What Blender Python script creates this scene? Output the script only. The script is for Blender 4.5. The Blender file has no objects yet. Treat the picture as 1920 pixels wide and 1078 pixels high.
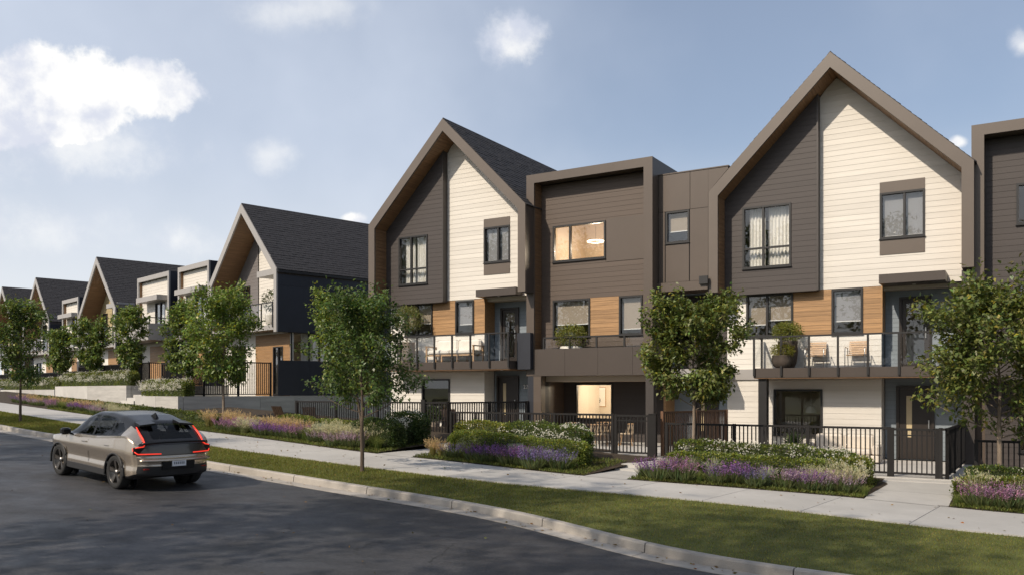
import bpy, bmesh, math, random
import numpy as np
from mathutils import Vector, Matrix
R = math.radians
sc = bpy.context.scene
COL = sc.collection
rng = np.random.default_rng(7)
random.seed(7)

# ------------------------------------------------------------------ camera
F_PX, CX, HY, CAMZ = 1580.0, 960.0, 733.0, 2.25        # measured on the 1920 px wide photograph
cam = bpy.data.cameras.new('camera')
cam.sensor_width = 36.0
cam.lens = 36.0 * F_PX / 1920.0
cam.shift_y = (HY - 539.0) / 1920.0
cam.clip_end = 5000.0
camo = bpy.data.objects.new('camera', cam)
COL.objects.link(camo)
camo.location = (0, 0, CAMZ)
camo.rotation_euler = (R(90), 0, 0)
sc.camera = camo

# ------------------------------------------------------------------ sun, sky, exposure
SUN_TRAVEL = Vector((0.89, 0.745, -0.98)).normalized()
sun = bpy.data.lights.new('sun', 'SUN')
sun.energy = 4.3
sun.angle = R(0.9)
sun.color = (1.0, 0.875, 0.72)
suno = bpy.data.objects.new('sun', sun)
COL.objects.link(suno)
suno.rotation_euler = SUN_TRAVEL.to_track_quat('-Z', 'Y').to_euler()
suno.location = (-40, -30, 45)
SUN_EL = math.asin(-SUN_TRAVEL.z)
SUN_AZ = math.atan2(-SUN_TRAVEL.x, -SUN_TRAVEL.y)

world = bpy.data.worlds.new('World')
sc.world = world
world.use_nodes = True
SKY_STRENGTH = 0.12

def build_sky():
    nt = world.node_tree
    nt.nodes.clear()
    N = nt.nodes.new
    def lk(a, b): nt.links.new(a, b)
    def val(v):
        n = N('ShaderNodeValue'); n.outputs[0].default_value = v; return n.outputs[0]
    def math_(op, a, b=None, clamp=False):
        n = N('ShaderNodeMath'); n.operation = op; n.use_clamp = clamp
        for i, x in enumerate((a, b)):
            if x is None: continue
            if isinstance(x, (int, float)): n.inputs[i].default_value = x
            else: lk(x, n.inputs[i])
        return n.outputs[0]
    def mapr(x, a, b, c, d, smooth=True):
        n = N('ShaderNodeMapRange')
        n.interpolation_type = 'SMOOTHSTEP' if smooth else 'LINEAR'
        for i, q in zip((1, 2, 3, 4), (a, b, c, d)): n.inputs[i].default_value = q
        lk(x, n.inputs[0]); return n.outputs[0]
    out = N('ShaderNodeOutputWorld'); bg = N('ShaderNodeBackground')
    bg.inputs['Strength'].default_value = SKY_STRENGTH
    sky = N('ShaderNodeTexSky'); sky.sky_type = 'NISHITA'; sky.sun_disc = False
    sky.sun_elevation = SUN_EL; sky.sun_rotation = SUN_AZ
    sky.air_density = 1.0; sky.dust_density = 2.2; sky.ozone_density = 1.6; sky.altitude = 0
    tc = N('ShaderNodeTexCoord')
    d = tc.outputs['Generated']
    sep = N('ShaderNodeSeparateXYZ'); lk(d, sep.inputs[0])
    def noise(scale, detail, rough, w=0.0, vec=d):
        mp = N('ShaderNodeMapping'); mp.inputs['Location'].default_value = (w, w * .7, w * .3)
        lk(vec, mp.inputs['Vector'])
        n = N('ShaderNodeTexNoise'); n.inputs['Scale'].default_value = scale
        n.inputs['Detail'].default_value = detail; n.inputs['Roughness'].default_value = rough
        lk(mp.outputs[0], n.inputs['Vector']); return n.outputs['Fac']
    # grey the blue a little: thin high cloud over the whole sky, denser where the noise says so
    hi = noise(2.1, 5, .55, 3.3)
    veil = mapr(hi, .35, .75, .36, .70)
    west = math_('ADD', math_('MULTIPLY', sep.outputs['X'], -.85), math_('MULTIPLY', sep.outputs['Y'], .5))
    veil = math_('ADD', veil, mapr(west, .25, .95, -.12, .34), True)
    lowh = mapr(sep.outputs['Z'], .0, .42, .85, 0.0)
    veil = math_('MAXIMUM', veil, lowh)
    mixv = N('ShaderNodeMix'); mixv.data_type = 'RGBA'
    lk(veil, mixv.inputs['Factor']); lk(sky.outputs[0], mixv.inputs['A'])
    mixv.inputs['B'].default_value = (5.9, 6.45, 7.5, 1)
    mixh = N('ShaderNodeMix'); mixh.data_type = 'RGBA'
    lk(mapr(sep.outputs['Z'], .0, .30, .80, 0.0), mixh.inputs['Factor']); lk(mixv.outputs['Result'], mixh.inputs['A']); mixh.inputs['B'].default_value = (7.4, 7.6, 7.75, 1)
    # cumulus: each cloud an ellipse of directions, its edge broken up by noise
    n1 = noise(10, 7, .62, 1.0); n2 = noise(28, 5, .6, 5.0)
    edge = math_('ADD', math_('MULTIPLY', math_('SUBTRACT', n1, .5), 2.1), math_('MULTIPLY', math_('SUBTRACT', n2, .5), 1.1))
    sx = math_('DIVIDE', sep.outputs['X'], math_('MAXIMUM', sep.outputs['Y'], .02))
    sz = math_('DIVIDE', sep.outputs['Z'], math_('MAXIMUM', sep.outputs['Y'], .02))
    total = None
    # px, py, rx, ry, opacity, softness (in photograph pixels)
    for px, py, rx, ry, op, soft in ((90, 180, 250, 100, .98, .38), (285, 165, 108, 72, .96, .38), (-60, 205, 190, 95, .98, .38), (150, 275, 260, 75, .62, 1.1),
                                     (968, 72, 78, 66, .8, .7), (560, 20, 170, 60, .45, 1.3), (505, 292, 70, 40, .5, 1.2), (330, 452, 110, 50, .5, 1.2),
                                     (662, 412, 26, 14, 1., .7), (1794, 268, 22, 14, .9, .8), (1918, 84, 28, 30, .7, 1.0), (80, 430, 260, 60, .4, 1.3)):
        cx_, cz_ = (px - CX) / F_PX, (HY - py) / F_PX
        a = math_('DIVIDE', math_('SUBTRACT', sx, cx_), rx / F_PX)
        b = math_('DIVIDE', math_('SUBTRACT', sz, cz_), ry / F_PX)
        r = math_('SQRT', math_('ADD', math_('MULTIPLY', a, a), math_('MULTIPLY', b, b)))
        r = math_('ADD', r, edge)
        m = mapr(r, 1.0, max(1.0 - soft, -.2), 0.0, op)
        total = m if total is None else math_('MAXIMUM', total, m)
    front = mapr(sep.outputs['Y'], .02, .1, 0, 1)
    total = math_('MULTIPLY', total, front)
    # scattered clouds over the rest of the dome
    dome = mapr(noise(3.2, 7, .6, 9.0), .56, .72, 0, .6)
    dome = math_('MULTIPLY', dome, mapr(sep.outputs['Y'], .35, .05, 0, 1))
    total = math_('MAXIMUM', total, dome)
    shade = N('ShaderNodeMix'); shade.data_type = 'RGBA'
    lk(mapr(noise(11, 6, .6, 2.0), .40, .60, 0, 1), shade.inputs['Factor'])
    shade.inputs['A'].default_value = (6.0, 6.3, 7.2, 1); shade.inputs['B'].default_value = (9.0, 8.9, 8.7, 1)
    mixc = N('ShaderNodeMix'); mixc.data_type = 'RGBA'
    lk(total, mixc.inputs['Factor']); lk(mixh.outputs['Result'], mixc.inputs['A']); lk(shade.outputs['Result'], mixc.inputs['B'])
    lk(mixc.outputs['Result'], bg.inputs['Color']); lk(bg.outputs[0], out.inputs[0])
build_sky()

sc.view_settings.view_transform = 'Standard'
sc.view_settings.look = 'None'
sc.view_settings.exposure = 0.0
sc.view_settings.gamma = 1.0
sc.render.engine = 'CYCLES'
sc.cycles.use_denoising = True
sc.cycles.max_bounces = 8
sc.cycles.transparent_max_bounces = 24
sc.cycles.caustics_reflective = False
sc.cycles.caustics_refractive = False
sc.cycles.sample_clamp_indirect = 4.0

# ------------------------------------------------------------------ materials
MATS = {}
def newmat(name):
    m = bpy.data.materials.new(name); m.use_nodes = True
    nt = m.node_tree; nt.nodes.clear()
    out = nt.nodes.new('ShaderNodeOutputMaterial')
    b = nt.nodes.new('ShaderNodeBsdfPrincipled')
    nt.links.new(b.outputs[0], out.inputs[0])
    MATS[name] = m
    return m, nt, b, out

def mat(name, col, rough=.6, var=.10, scale=2.0, bump=0.0, bscale=60.0, metallic=0.0, spec=.4, rand=0.0, stretch=(1, 1, 1), fine=.0, coat=0.0, dirt=0.0):
    """Base colour broken up by two noises, per-piece random tint, fine relief."""
    m, nt, b, out = newmat(name)
    N = nt.nodes.new; L = nt.links.new
    tc = N('ShaderNodeTexCoord')
    mp = N('ShaderNodeMapping'); mp.inputs['Scale'].default_value = stretch
    L(tc.outputs['Object'], mp.inputs['Vector'])
    oi = N('ShaderNodeObjectInfo')
    off = N('ShaderNodeVectorMath'); off.operation = 'ADD'
    mul = N('ShaderNodeMath'); mul.operation = 'MULTIPLY'; mul.inputs[1].default_value = 37.0 if rand else 0.0
    L(oi.outputs['Random'], mul.inputs[0])
    L(mp.outputs[0], off.inputs[0]); L(mul.outputs[0], off.inputs[1])
    n = N('ShaderNodeTexNoise'); n.inputs['Scale'].default_value = scale; n.inputs['Detail'].default_value = 6; n.inputs['Roughness'].default_value = .62
    L(off.outputs[0], n.inputs['Vector'])
    mr = N('ShaderNodeMapRange'); mr.inputs[1].default_value = .28; mr.inputs[2].default_value = .72
    mr.inputs[3].default_value = 1 - var; mr.inputs[4].default_value = 1 + var
    L(n.outputs['Fac'], mr.inputs[0])
    fac = mr.outputs[0]
    def mulv(a, bv):
        q = N('ShaderNodeMath'); q.operation = 'MULTIPLY'; L(a, q.inputs[0]); L(bv, q.inputs[1]); return q.outputs[0]
    if rand:
        r2 = N('ShaderNodeMapRange'); r2.inputs[3].default_value = 1 - rand; r2.inputs[4].default_value = 1 + rand
        L(oi.outputs['Random'], r2.inputs[0]); fac = mulv(fac, r2.outputs[0])
    if fine:
        n3 = N('ShaderNodeTexNoise'); n3.inputs['Scale'].default_value = bscale; n3.inputs['Detail'].default_value = 3
        L(off.outputs[0], n3.inputs['Vector'])
        r3 = N('ShaderNodeMapRange'); r3.inputs[1].default_value = .3; r3.inputs[2].default_value = .7
        r3.inputs[3].default_value = 1 - fine; r3.inputs[4].default_value = 1 + fine
        L(n3.outputs['Fac'], r3.inputs[0]); fac = mulv(fac, r3.outputs[0])
    if dirt:
        n4 = N('ShaderNodeTexNoise'); n4.inputs['Scale'].default_value = scale * .35; n4.inputs['Detail'].default_value = 8; n4.inputs['Roughness'].default_value = .7
        L(off.outputs[0], n4.inputs['Vector'])
        r4 = N('ShaderNodeMapRange'); r4.inputs[1].default_value = .45; r4.inputs[2].default_value = .62
        r4.inputs[3].default_value = 1 - dirt; r4.inputs[4].default_value = 1
        L(n4.outputs['Fac'], r4.inputs[0]); fac = mulv(fac, r4.outputs[0])
    vm = N('ShaderNodeVectorMath'); vm.operation = 'SCALE'; vm.inputs[0].default_value = col[:3]
    L(fac, vm.inputs['Scale']); L(vm.outputs[0], b.inputs['Base Color'])
    b.inputs['Roughness'].default_value = rough; b.inputs['Metallic'].default_value = metallic
    b.inputs['Specular IOR Level'].default_value = spec
    if coat:
        b.inputs['Coat Weight'].default_value = coat; b.inputs['Coat Roughness'].default_value = .04
    if bump:
        nb = N('ShaderNodeTexNoise'); nb.inputs['Scale'].default_value = bscale; nb.inputs['Detail'].default_value = 4
        L(off.outputs[0], nb.inputs['Vector'])
        bp = N('ShaderNodeBump'); bp.inputs['Strength'].default_value = bump; bp.inputs['Distance'].default_value = .02
        L(nb.outputs['Fac'], bp.inputs['Height']); L(bp.outputs[0], b.inputs['Normal'])
    return m

beige = mat('beige_siding', (.63, .597, .54), .6, .06, 1.3, .12, 90, rand=.05, stretch=(.4, 1, 6))
cream = mat('white_siding', (.72, .69, .63), .6, .05, 1.3, .12, 90, rand=.03, stretch=(.4, 1, 6))
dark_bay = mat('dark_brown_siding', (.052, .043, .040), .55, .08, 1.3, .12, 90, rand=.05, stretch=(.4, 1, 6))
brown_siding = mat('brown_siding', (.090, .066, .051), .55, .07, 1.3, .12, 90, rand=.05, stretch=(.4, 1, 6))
blue_siding = mat('blue_grey_siding', (.205, .24, .27), .55, .06, 1.3, .12, 90, rand=.04, stretch=(.4, 1, 6))
metal = mat('brown_metal_cladding', (.118, .095, .077), .42, .07, .9, .03, 30, spec=.5)
metal_deep = mat('deep_brown_metal', (.090, .069, .054), .42, .07, .9, .03, 30, spec=.5)
metal_fascia = mat('dark_brown_fascia', (.062, .049, .041), .42, .07, .9, .03, 30, spec=.5)
metal_grey = mat('grey_metal_cladding', (.33, .315, .30), .45, .06, .9, .03, 30, spec=.5)
metal_dark = mat('dark_metal_panel', (.052, .044, .040), .45, .10, 1.2, .03, 30, spec=.5, rand=.06)
navy = mat('navy_wall_panel', (.024, .027, .036), .5, .12, 1.0, .03, 30, spec=.4, rand=.08)
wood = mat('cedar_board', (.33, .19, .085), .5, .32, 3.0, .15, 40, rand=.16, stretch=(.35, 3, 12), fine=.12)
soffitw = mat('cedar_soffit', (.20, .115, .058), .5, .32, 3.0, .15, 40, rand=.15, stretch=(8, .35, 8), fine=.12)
shingle = mat('asphalt_shingle', (.034, .034, .038), .85, .30, 6.0, .4, 120, rand=.0, fine=.25, spec=.25)
black = mat('black_powder_coat', (.018, .017, .017), .42, .12, 2, spec=.5)
fence_black = mat('black_fence_metal', (.016, .015, .015), .6, .12, 2, spec=.25, rand=.1)
concrete = mat('concrete', (.50, .485, .455), .82, .10, 1.1, .25, 70, rand=.05, fine=.05, dirt=.12)
board_concrete = mat('board_formed_concrete', (.44, .425, .395), .85, .13, 1.6, .25, 50, stretch=(.5, .5, 5), fine=.06, rand=.05, dirt=.15)
sidewalk_m = mat('sidewalk_concrete', (.43, .42, .40), .85, .07, .9, .2, 90, rand=.045, fine=.05, dirt=.12)
kerb_m = mat('kerb_concrete', (.40, .37, .33), .85, .12, 1.6, .25, 80, rand=.05, fine=.08, dirt=.18)
soil = mat('mulch_soil', (.045, .032, .02), .95, .4, 6, .8, 60, fine=.4)
earth = mat('ground_earth', (.06, .07, .03), .95, .35, .6, .5, 10)
turf = mat('turf_base', (.085, .095, .022), .95, .35, 1.3, .5, 60, fine=.3)
plaster = mat('interior_plaster', (.62, .56, .48), .8, .03, 1)
warm_plaster = mat('warm_interior_wall', (.64, .54, .43), .8, .04, 1)
floor_in = mat('interior_floor', (.22, .15, .09), .5, .2, 2, stretch=(.5, 5, 1))
fabric_cream = mat('cream_upholstery', (.62, .56, .48), .9, .06, 6, .2, 160)
fabric_white = mat('white_cushion_fabric', (.74, .70, .63), .9, .05, 6, .2, 160)
teak = mat('teak_furniture', (.42, .27, .15), .5, .22, 4, .1, 50, stretch=(1, 6, 6))
darkwood = mat('dark_stained_wood', (.055, .034, .022), .6, .3, 4, .1, 50, rand=.2, stretch=(6, 6, 1))
screenwood = mat('brown_screen_slat', (.13, .068, .038), .55, .25, 4, .1, 50, rand=.25, stretch=(6, 6, 1))
rope = mat('woven_rope', (.48, .38, .27), .8, .15, 9, .3, 120)
pot_stone = mat('stone_planter', (.34, .28, .22), .8, .2, 5, .3, 50, dirt=.2)
pot_dark = mat('dark_clay_planter', (.075, .058, .046), .7, .25, 5, .3, 40, dirt=.25)
pot_white = mat('white_planter', (.66, .62, .56), .55, .05, 4)
bark = mat('grey_brown_bark', (.10, .075, .055), .9, .35, 6, .9, 40, stretch=(3, 3, .6))
bark_pale = mat('pale_bark', (.21, .165, .125), .9, .3, 7, .8, 40, stretch=(3, 3, .6))
curtain_m = mat('white_curtain', (.78, .75, .70), .9, .04, 3)
white_paint = mat('white_paint', (.78, .77, .75), .4, .03, 3)
steel = mat('brushed_steel', (.55, .54, .52), .3, .05, 3, metallic=1.0)
blossom_m = mat('white_blossom', (.80, .79, .74), .7, .05, 5)

def asphalt_mat():
    m, nt, b, out = newmat('asphalt')
    N = nt.nodes.new; L = nt.links.new
    tc = N('ShaderNodeTexCoord')
    def noise(s, d, r, stretch=(1, 1, 1)):
        mp = N('ShaderNodeMapping'); mp.inputs['Scale'].default_value = stretch; mp.inputs['Rotation'].default_value = (0, 0, R(37))
        L(tc.outputs['Object'], mp.inputs[0])
        n = N('ShaderNodeTexNoise'); n.inputs['Scale'].default_value = s; n.inputs['Detail'].default_value = d; n.inputs['Roughness'].default_value = r
        L(mp.outputs[0], n.inputs['Vector']); return n.outputs['Fac']
    def ramp(x, a, b2, c, d):
        q = N('ShaderNodeMapRange'); [setattr(q.inputs[i], 'default_value', v) for i, v in zip((1, 2, 3, 4), (a, b2, c, d))]
        L(x, q.inputs[0]); return q.outputs[0]
    def mul(a, c):
        q = N('ShaderNodeMath'); q.operation = 'MULTIPLY'; L(a, q.inputs[0]); L(c, q.inputs[1]); return q.outputs[0]
    f = mul(ramp(noise(.35, 6, .65), .3, .7, .55, 1.55), ramp(noise(26, 5, .8), .3, .7, .45, 1.7))
    f = mul(f, ramp(noise(1.6, 6, .65, (.5, 2.0, 1)), .42, .6, .78, 1.05))
    v = N('ShaderNodeTexVoronoi'); v.inputs['Scale'].default_value = 26; L(tc.outputs['Object'], v.inputs['Vector'])
    sp = ramp(v.outputs['Distance'], .0, .16, 2.6, 1.0)
    f = mul(f, sp)
    wv = N('ShaderNodeTexNoise'); wv.inputs['Scale'].default_value = 1.4; wv.inputs['Detail'].default_value = 5; L(tc.outputs['Object'], wv.inputs['Vector'])
    ad = N('ShaderNodeVectorMath'); ad.operation = 'MULTIPLY_ADD'; L(wv.outputs['Color'], ad.inputs[0]); ad.inputs[1].default_value = (1.1, 1.1, 0); L(tc.outputs['Object'], ad.inputs[2])
    vc = N('ShaderNodeTexVoronoi'); vc.feature = 'DISTANCE_TO_EDGE'; vc.inputs['Scale'].default_value = .33; L(ad.outputs[0], vc.inputs['Vector'])
    crack = ramp(vc.outputs['Distance'], .0, .006, .25, 1.0)
    gate = ramp(noise(.5, 2, .5), .46, .56, 0, 1)
    mxc = N('ShaderNodeMix'); L(gate, mxc.inputs[0]); mxc.inputs[2].default_value = 1.0; L(crack, mxc.inputs[3])
    f = mul(f, mxc.outputs[0])
    vm = N('ShaderNodeVectorMath'); vm.operation = 'SCALE'; vm.inputs[0].default_value = (.040, .041, .045); L(f, vm.inputs['Scale'])
    L(vm.outputs[0], b.inputs['Base Color'])
    L(ramp(noise(1.3, 4, .6), .3, .7, .45, .75), b.inputs['Roughness'])
    b.inputs['Specular IOR Level'].default_value = .45
    bp = N('ShaderNodeBump'); bp.inputs['Strength'].default_value = .6; bp.inputs['Distance'].default_value = .012
    L(noise(75, 4, .7), bp.inputs['Height']); L(bp.outputs[0], b.inputs['Normal'])
    return m
asphalt = asphalt_mat()

def leaf_mat(name, trans=.35, rough=.45, spec=.35, gain=1.0):
    """Colour from the per-leaf attribute, some light passes through."""
    m, nt, b, out = newmat(name)
    N = nt.nodes.new; L = nt.links.new
    at = N('ShaderNodeAttribute'); at.attribute_name = 'Col'
    L(at.outputs['Color'], b.inputs['Base Color'])
    b.inputs['Roughness'].default_value = rough; b.inputs['Specular IOR Level'].default_value = spec
    tr = N('ShaderNodeBsdfTranslucent')
    hs = N('ShaderNodeHueSaturation'); hs.inputs['Value'].default_value = 1.5; hs.inputs['Saturation'].default_value = 1.1; hs.inputs['Hue'].default_value = .49
    L(at.outputs['Color'], hs.inputs['Color']); L(hs.outputs[0], tr.inputs['Color'])
    mx = N('ShaderNodeMixShader'); mx.inputs[0].default_value = trans
    L(b.outputs[0], mx.inputs[1]); L(tr.outputs[0], mx.inputs[2]); L(mx.outputs[0], out.inputs[0])
    return m
leafm = leaf_mat('leaf', .3, .42, .4)
glossleaf = leaf_mat('glossy_leaf', .25, .45, .4)
petalm = leaf_mat('petal', .35, .7, .1)
grassm = leaf_mat('grass_blade', .35, .6, .2)

def glass_mat(name, tint=(.92, .95, .95), refl=1.0, rough=.0, ior=1.5):
    m, nt, b, out = newmat(name)
    N = nt.nodes.new; L = nt.links.new
    nt.nodes.remove(b)
    t = N('ShaderNodeBsdfTransparent'); t.inputs[0].default_value = (*tint, 1)
    g = N('ShaderNodeBsdfGlossy'); g.inputs['Roughness'].default_value = rough; g.inputs[0].default_value = (1, 1, 1, 1)
    lw = N('ShaderNodeLayerWeight'); lw.inputs[0].default_value = .5
    pw = N('ShaderNodeMath'); pw.operation = 'POWER'; L(lw.outputs['Facing'], pw.inputs[0]); pw.inputs[1].default_value = 4.0
    mu = N('ShaderNodeMath'); mu.operation = 'MULTIPLY_ADD'; mu.use_clamp = True; L(pw.outputs[0], mu.inputs[0]); mu.inputs[1].default_value = .9 * refl; mu.inputs[2].default_value = .045 * refl
    mx = N('ShaderNodeMixShader'); L(mu.outputs[0], mx.inputs[0]); L(t.outputs[0], mx.inputs[1]); L(g.outputs[0], mx.inputs[2])
    L(mx.outputs[0], out.inputs[0]); return m
glass = glass_mat('window_glass', (.96, .97, .97), 1.25)
rail_glass = glass_mat('railing_glass', (.98, .985, .985), .5)
car_glass = glass_mat('car_glass', (.34, .36, .38), .42)

def blind_mat():
    m, nt, b, out = newmat('roller_blind')
    b.inputs['Base Color'].default_value = (.34, .28, .22, 1); b.inputs['Roughness'].default_value = .9
    return m
blindm = blind_mat()
reflect_grey = mat('pane_reflection_grey', (.27, .265, .275), .9, .05, 2)  # grey for added sheets behind panes, standing in for reflected sky
def emit(name, col, s):
    m, nt, b, out = newmat(name)
    b.inputs['Base Color'].default_value = (*[c * .5 for c in col], 1)
    b.inputs['Emission Color'].default_value = (*col, 1); b.inputs['Emission Strength'].default_value = s
    return m
lampm = emit('lit_lamp', (1.0, .82, .58), 6.0)
tailm = emit('lit_tail_light', (1.0, .05, .025), .95)

# ------------------------------------------------------------------ mesh helpers
OFF = {}           # object -> origin (in its block's own coordinates) that its children's vertices are measured from
class MB:
    def __init__(s): s.v = []; s.f = []
    def add(s, vs, fs):
        k = len(s.v); s.v += [tuple(p) for p in vs]; s.f += [tuple(i + k for i in f) for f in fs]; return s
    def hexa(s, p):      # 8 points: 4 bottom ring, 4 top ring
        return s.add(p, [(3, 2, 1, 0), (4, 5, 6, 7), (0, 1, 5, 4), (1, 2, 6, 5), (2, 3, 7, 6), (3, 0, 4, 7)])
    def box(s, u0, u1, n0, n1, z0, z1):     # n is measured towards the street; local y = -n
        y0, y1 = -max(n0, n1), -min(n0, n1)
        return s.hexa([(u0, y0, z0), (u1, y0, z0), (u1, y1, z0), (u0, y1, z0), (u0, y0, z1), (u1, y0, z1), (u1, y1, z1), (u0, y1, z1)])
    def prism(s, poly, n0, n1):             # polygon in (u, z) pushed along n
        y0, y1 = -max(n0, n1), -min(n0, n1); k = len(poly)
        vs = [(u, y0, z) for u, z in poly] + [(u, y1, z) for u, z in poly]
        fs = [tuple(range(k)), tuple(range(2 * k - 1, k - 1, -1))] + [(i, i + k, (i + 1) % k + k, (i + 1) % k) for i in range(k)]
        return s.add(vs, fs)
    def plan(s, poly, z0, z1):              # polygon in local (x, y) pushed up
        k = len(poly)
        vs = [(x, y, z0) for x, y in poly] + [(x, y, z1) for x, y in poly]
        fs = [tuple(range(k - 1, -1, -1)), tuple(range(k, 2 * k))] + [(i, (i + 1) % k, (i + 1) % k + k, i + k) for i in range(k)]
        return s.add(vs, fs)
    def tube(s, pts, rads, seg=6, cap=True):
        pts = [Vector(p) for p in pts]; k0 = len(s.v)
        n = len(pts); ref = Vector((0, 0, 1))
        for i, p in enumerate(pts):
            d = (pts[min(i + 1, n - 1)] - pts[max(i - 1, 0)]).normalized()
            a = d.cross(ref if abs(d.z) < .9 else Vector((1, 0, 0))).normalized(); b = d.cross(a)
            r = rads[i] if hasattr(rads, '__len__') else rads
            for j in range(seg):
                t = 2 * math.pi * j / seg
                s.v.append(tuple(p + a * (r * math.cos(t)) + b * (r * math.sin(t))))
        for i in range(n - 1):
            for j in range(seg):
                a0 = k0 + i * seg + j; a1 = k0 + i * seg + (j + 1) % seg
                s.f.append((a0, a1, a1 + seg, a0 + seg))
        if cap:
            s.f.append(tuple(k0 + j for j in range(seg - 1, -1, -1))); s.f.append(tuple(k0 + (n - 1) * seg + j for j in range(seg)))
        return s
    def bar(s, a, b, w, h=None):            # square bar between two points
        a, b = Vector(a), Vector(b); h = h or w
        d = (b - a).normalized(); ref = Vector((0, 0, 1)) if abs(d.z) < .9 else Vector((1, 0, 0))
        x = d.cross(ref).normalized() * (w / 2); y = x.cross(d).normalized() * (h / 2)
        return s.hexa([a - x - y, a + x - y, a + x + y, a - x + y, b - x - y, b + x - y, b + x + y, b - x + y])
    def lathe(s, c, prof, seg=20):
        k0 = len(s.v)
        for r, z in prof:
            for j in range(seg):
                t = 2 * math.pi * j / seg
                s.v.append((c[0] + r * math.cos(t), c[1] + r * math.sin(t), c[2] + z))
        for i in range(len(prof) - 1):
            for j in range(seg):
                a0 = k0 + i * seg + j; a1 = k0 + i * seg + (j + 1) % seg
                s.f.append((a0, a1, a1 + seg, a0 + seg))
        return s
    def rbox(s, u0, u1, n0, n1, z0, z1, r=.04):   # box with chamfered edges (cushions)
        y0, y1 = -max(n0, n1), -min(n0, n1)
        def ring(i, z): return [(u0 + i + r, y0 + i, z), (u1 - i - r, y0 + i, z), (u1 - i, y0 + i + r, z), (u1 - i, y1 - i - r, z), (u1 - i - r, y1 - i, z), (u0 + i + r, y1 - i, z), (u0 + i, y1 - i - r, z), (u0 + i, y0 + i + r, z)]
        vs = ring(r, z0) + ring(0, z0 + r) + ring(0, z1 - r) + ring(r, z1)
        fs = [tuple(range(7, -1, -1)), tuple(range(24, 32))]
        for q in range(3):
            for j in range(8): fs.append((q * 8 + j, q * 8 + (j + 1) % 8, q * 8 + 8 + (j + 1) % 8, q * 8 + 8 + j))
        return s.add(vs, fs)
    def mesh(s, name, off=(0, 0, 0)):
        me = bpy.data.meshes.new(name)
        me.from_pydata([(x - off[0], y - off[1], z - off[2]) for x, y, z in s.v], [], s.f); me.update(); return me

def tag(o, label=None, cat=None, group=None, kind=None):
    if label: o['label'] = label
    if cat: o['category'] = cat
    if group: o['group'] = group
    if kind: o['kind'] = kind
    return o
def build(name, mb, m, parent=None, smooth=False, kind=None, label=None):
    off = OFF.get(parent, (0, 0, 0)) if parent else (0, 0, 0)
    me = mb.mesh(name, off) if isinstance(mb, MB) else mb
    if m is not None and not len(me.materials): me.materials.append(m)
    if smooth: me.polygons.foreach_set('use_smooth', [True] * len(me.polygons))
    o = bpy.data.objects.new(name, me); COL.objects.link(o)
    if parent: o.parent = parent; OFF[o] = off
    tag(o, label, kind=kind)
    return o
def place(name, me, loc, parent=None, rz=0):       # an object that shares mesh data
    o = bpy.data.objects.new(name, me); COL.objects.link(o)
    off = OFF.get(parent, (0, 0, 0)) if parent else (0, 0, 0)
    o.location = (loc[0] - off[0], loc[1] - off[1], loc[2] - off[2]); o.rotation_euler.z = rz
    if parent: o.parent = parent; OFF[o] = tuple(loc)
    return o

class Block:      # a building line: u along the street, n towards it
    def __init__(s, xv2, apx, depth):
        a = Vector(((xv2 - CX) / F_PX, 1, 0)).normalized()
        s.n = -a; s.u = Vector((a.y, -a.x, 0)); s.o = Vector(((apx - CX) / F_PX * depth, depth, 0)); s.rz = math.atan2(s.u.y, s.u.x)
    def w(s, u, n, z=0): p = s.o + s.u * u + s.n * n; return Vector((p.x, p.y, z))
    def U(s, px, n):        # where the photograph's column px crosses the line n
        r = Vector(((px - CX) / F_PX, 1, 0)); o = s.o + s.n * n
        return (r * (o.dot(s.n) / r.dot(s.n)) - s.o).dot(s.u)
    def inv(s, p): q = Vector((p[0], p[1], 0)) - s.o; return q.dot(s.u), q.dot(s.n)
BR = Block(1930, 1685, 26.4)
BL = Block(2600, 518, 44.5)
def root(name, blk, u, n, z, label, cat, group=None):
    o = bpy.data.objects.new(name, None); COL.objects.link(o)
    o.empty_display_size = .2
    o.location = blk.w(u, n, z); o.rotation_euler.z = blk.rz
    OFF[o] = (u, -n, z); tag(o, label, cat, group); return o
def rootw(name, x, y, z, rz, label, cat, group=None):
    o = bpy.data.objects.new(name, None); COL.objects.link(o); o.empty_display_size = .2
    o.location = (x, y, z); o.rotation_euler.z = rz; OFF[o] = (0, 0, 0); tag(o, label, cat, group); return o
def copy_tree(o, parent=None):
    c = o.copy(); COL.objects.link(c)
    if parent: c.parent = parent
    for ch in o.children: copy_tree(ch, c)
    return c

# ------------------------------------------------------------------ street geometry: s runs uphill along the street, w away from the camera
ES, EW = np.array([-.8, .6]), np.array([.6, .8])
_gs = np.arange(-80, 300, .25)
_g0 = np.interp(_gs, [-60, -20, 5, 25, 52, 120, 260], [-1.8, -1.0, -.2, .75, 1.55, 3.3, 4.5])
_k = np.exp(-.5 * (np.arange(-24, 25) / 8.) ** 2); _k /= _k.sum()
_g1 = np.convolve(np.pad(_g0, 24, mode='edge'), _k, 'valid')
def g(s): return np.interp(s, _gs, _g1)
def sw(x, y): return -.8 * x + .6 * y, .6 * x + .8 * y
def xy(s, w): return -.8 * s + .6 * w, .6 * s + .8 * w
def hit(px, py, dz):      # where a pixel's ray meets the sloping ground
    t = np.arange(4, 160, .02)
    x = (px - CX) / F_PX * t; z = CAMZ - (py - HY) / F_PX * t; s = -.8 * x + .6 * t
    i = int(np.argmax(z - (g(s) + dz) < 0)); return x[i], t[i], s[i], .6 * x[i] + .8 * t[i]
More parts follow.
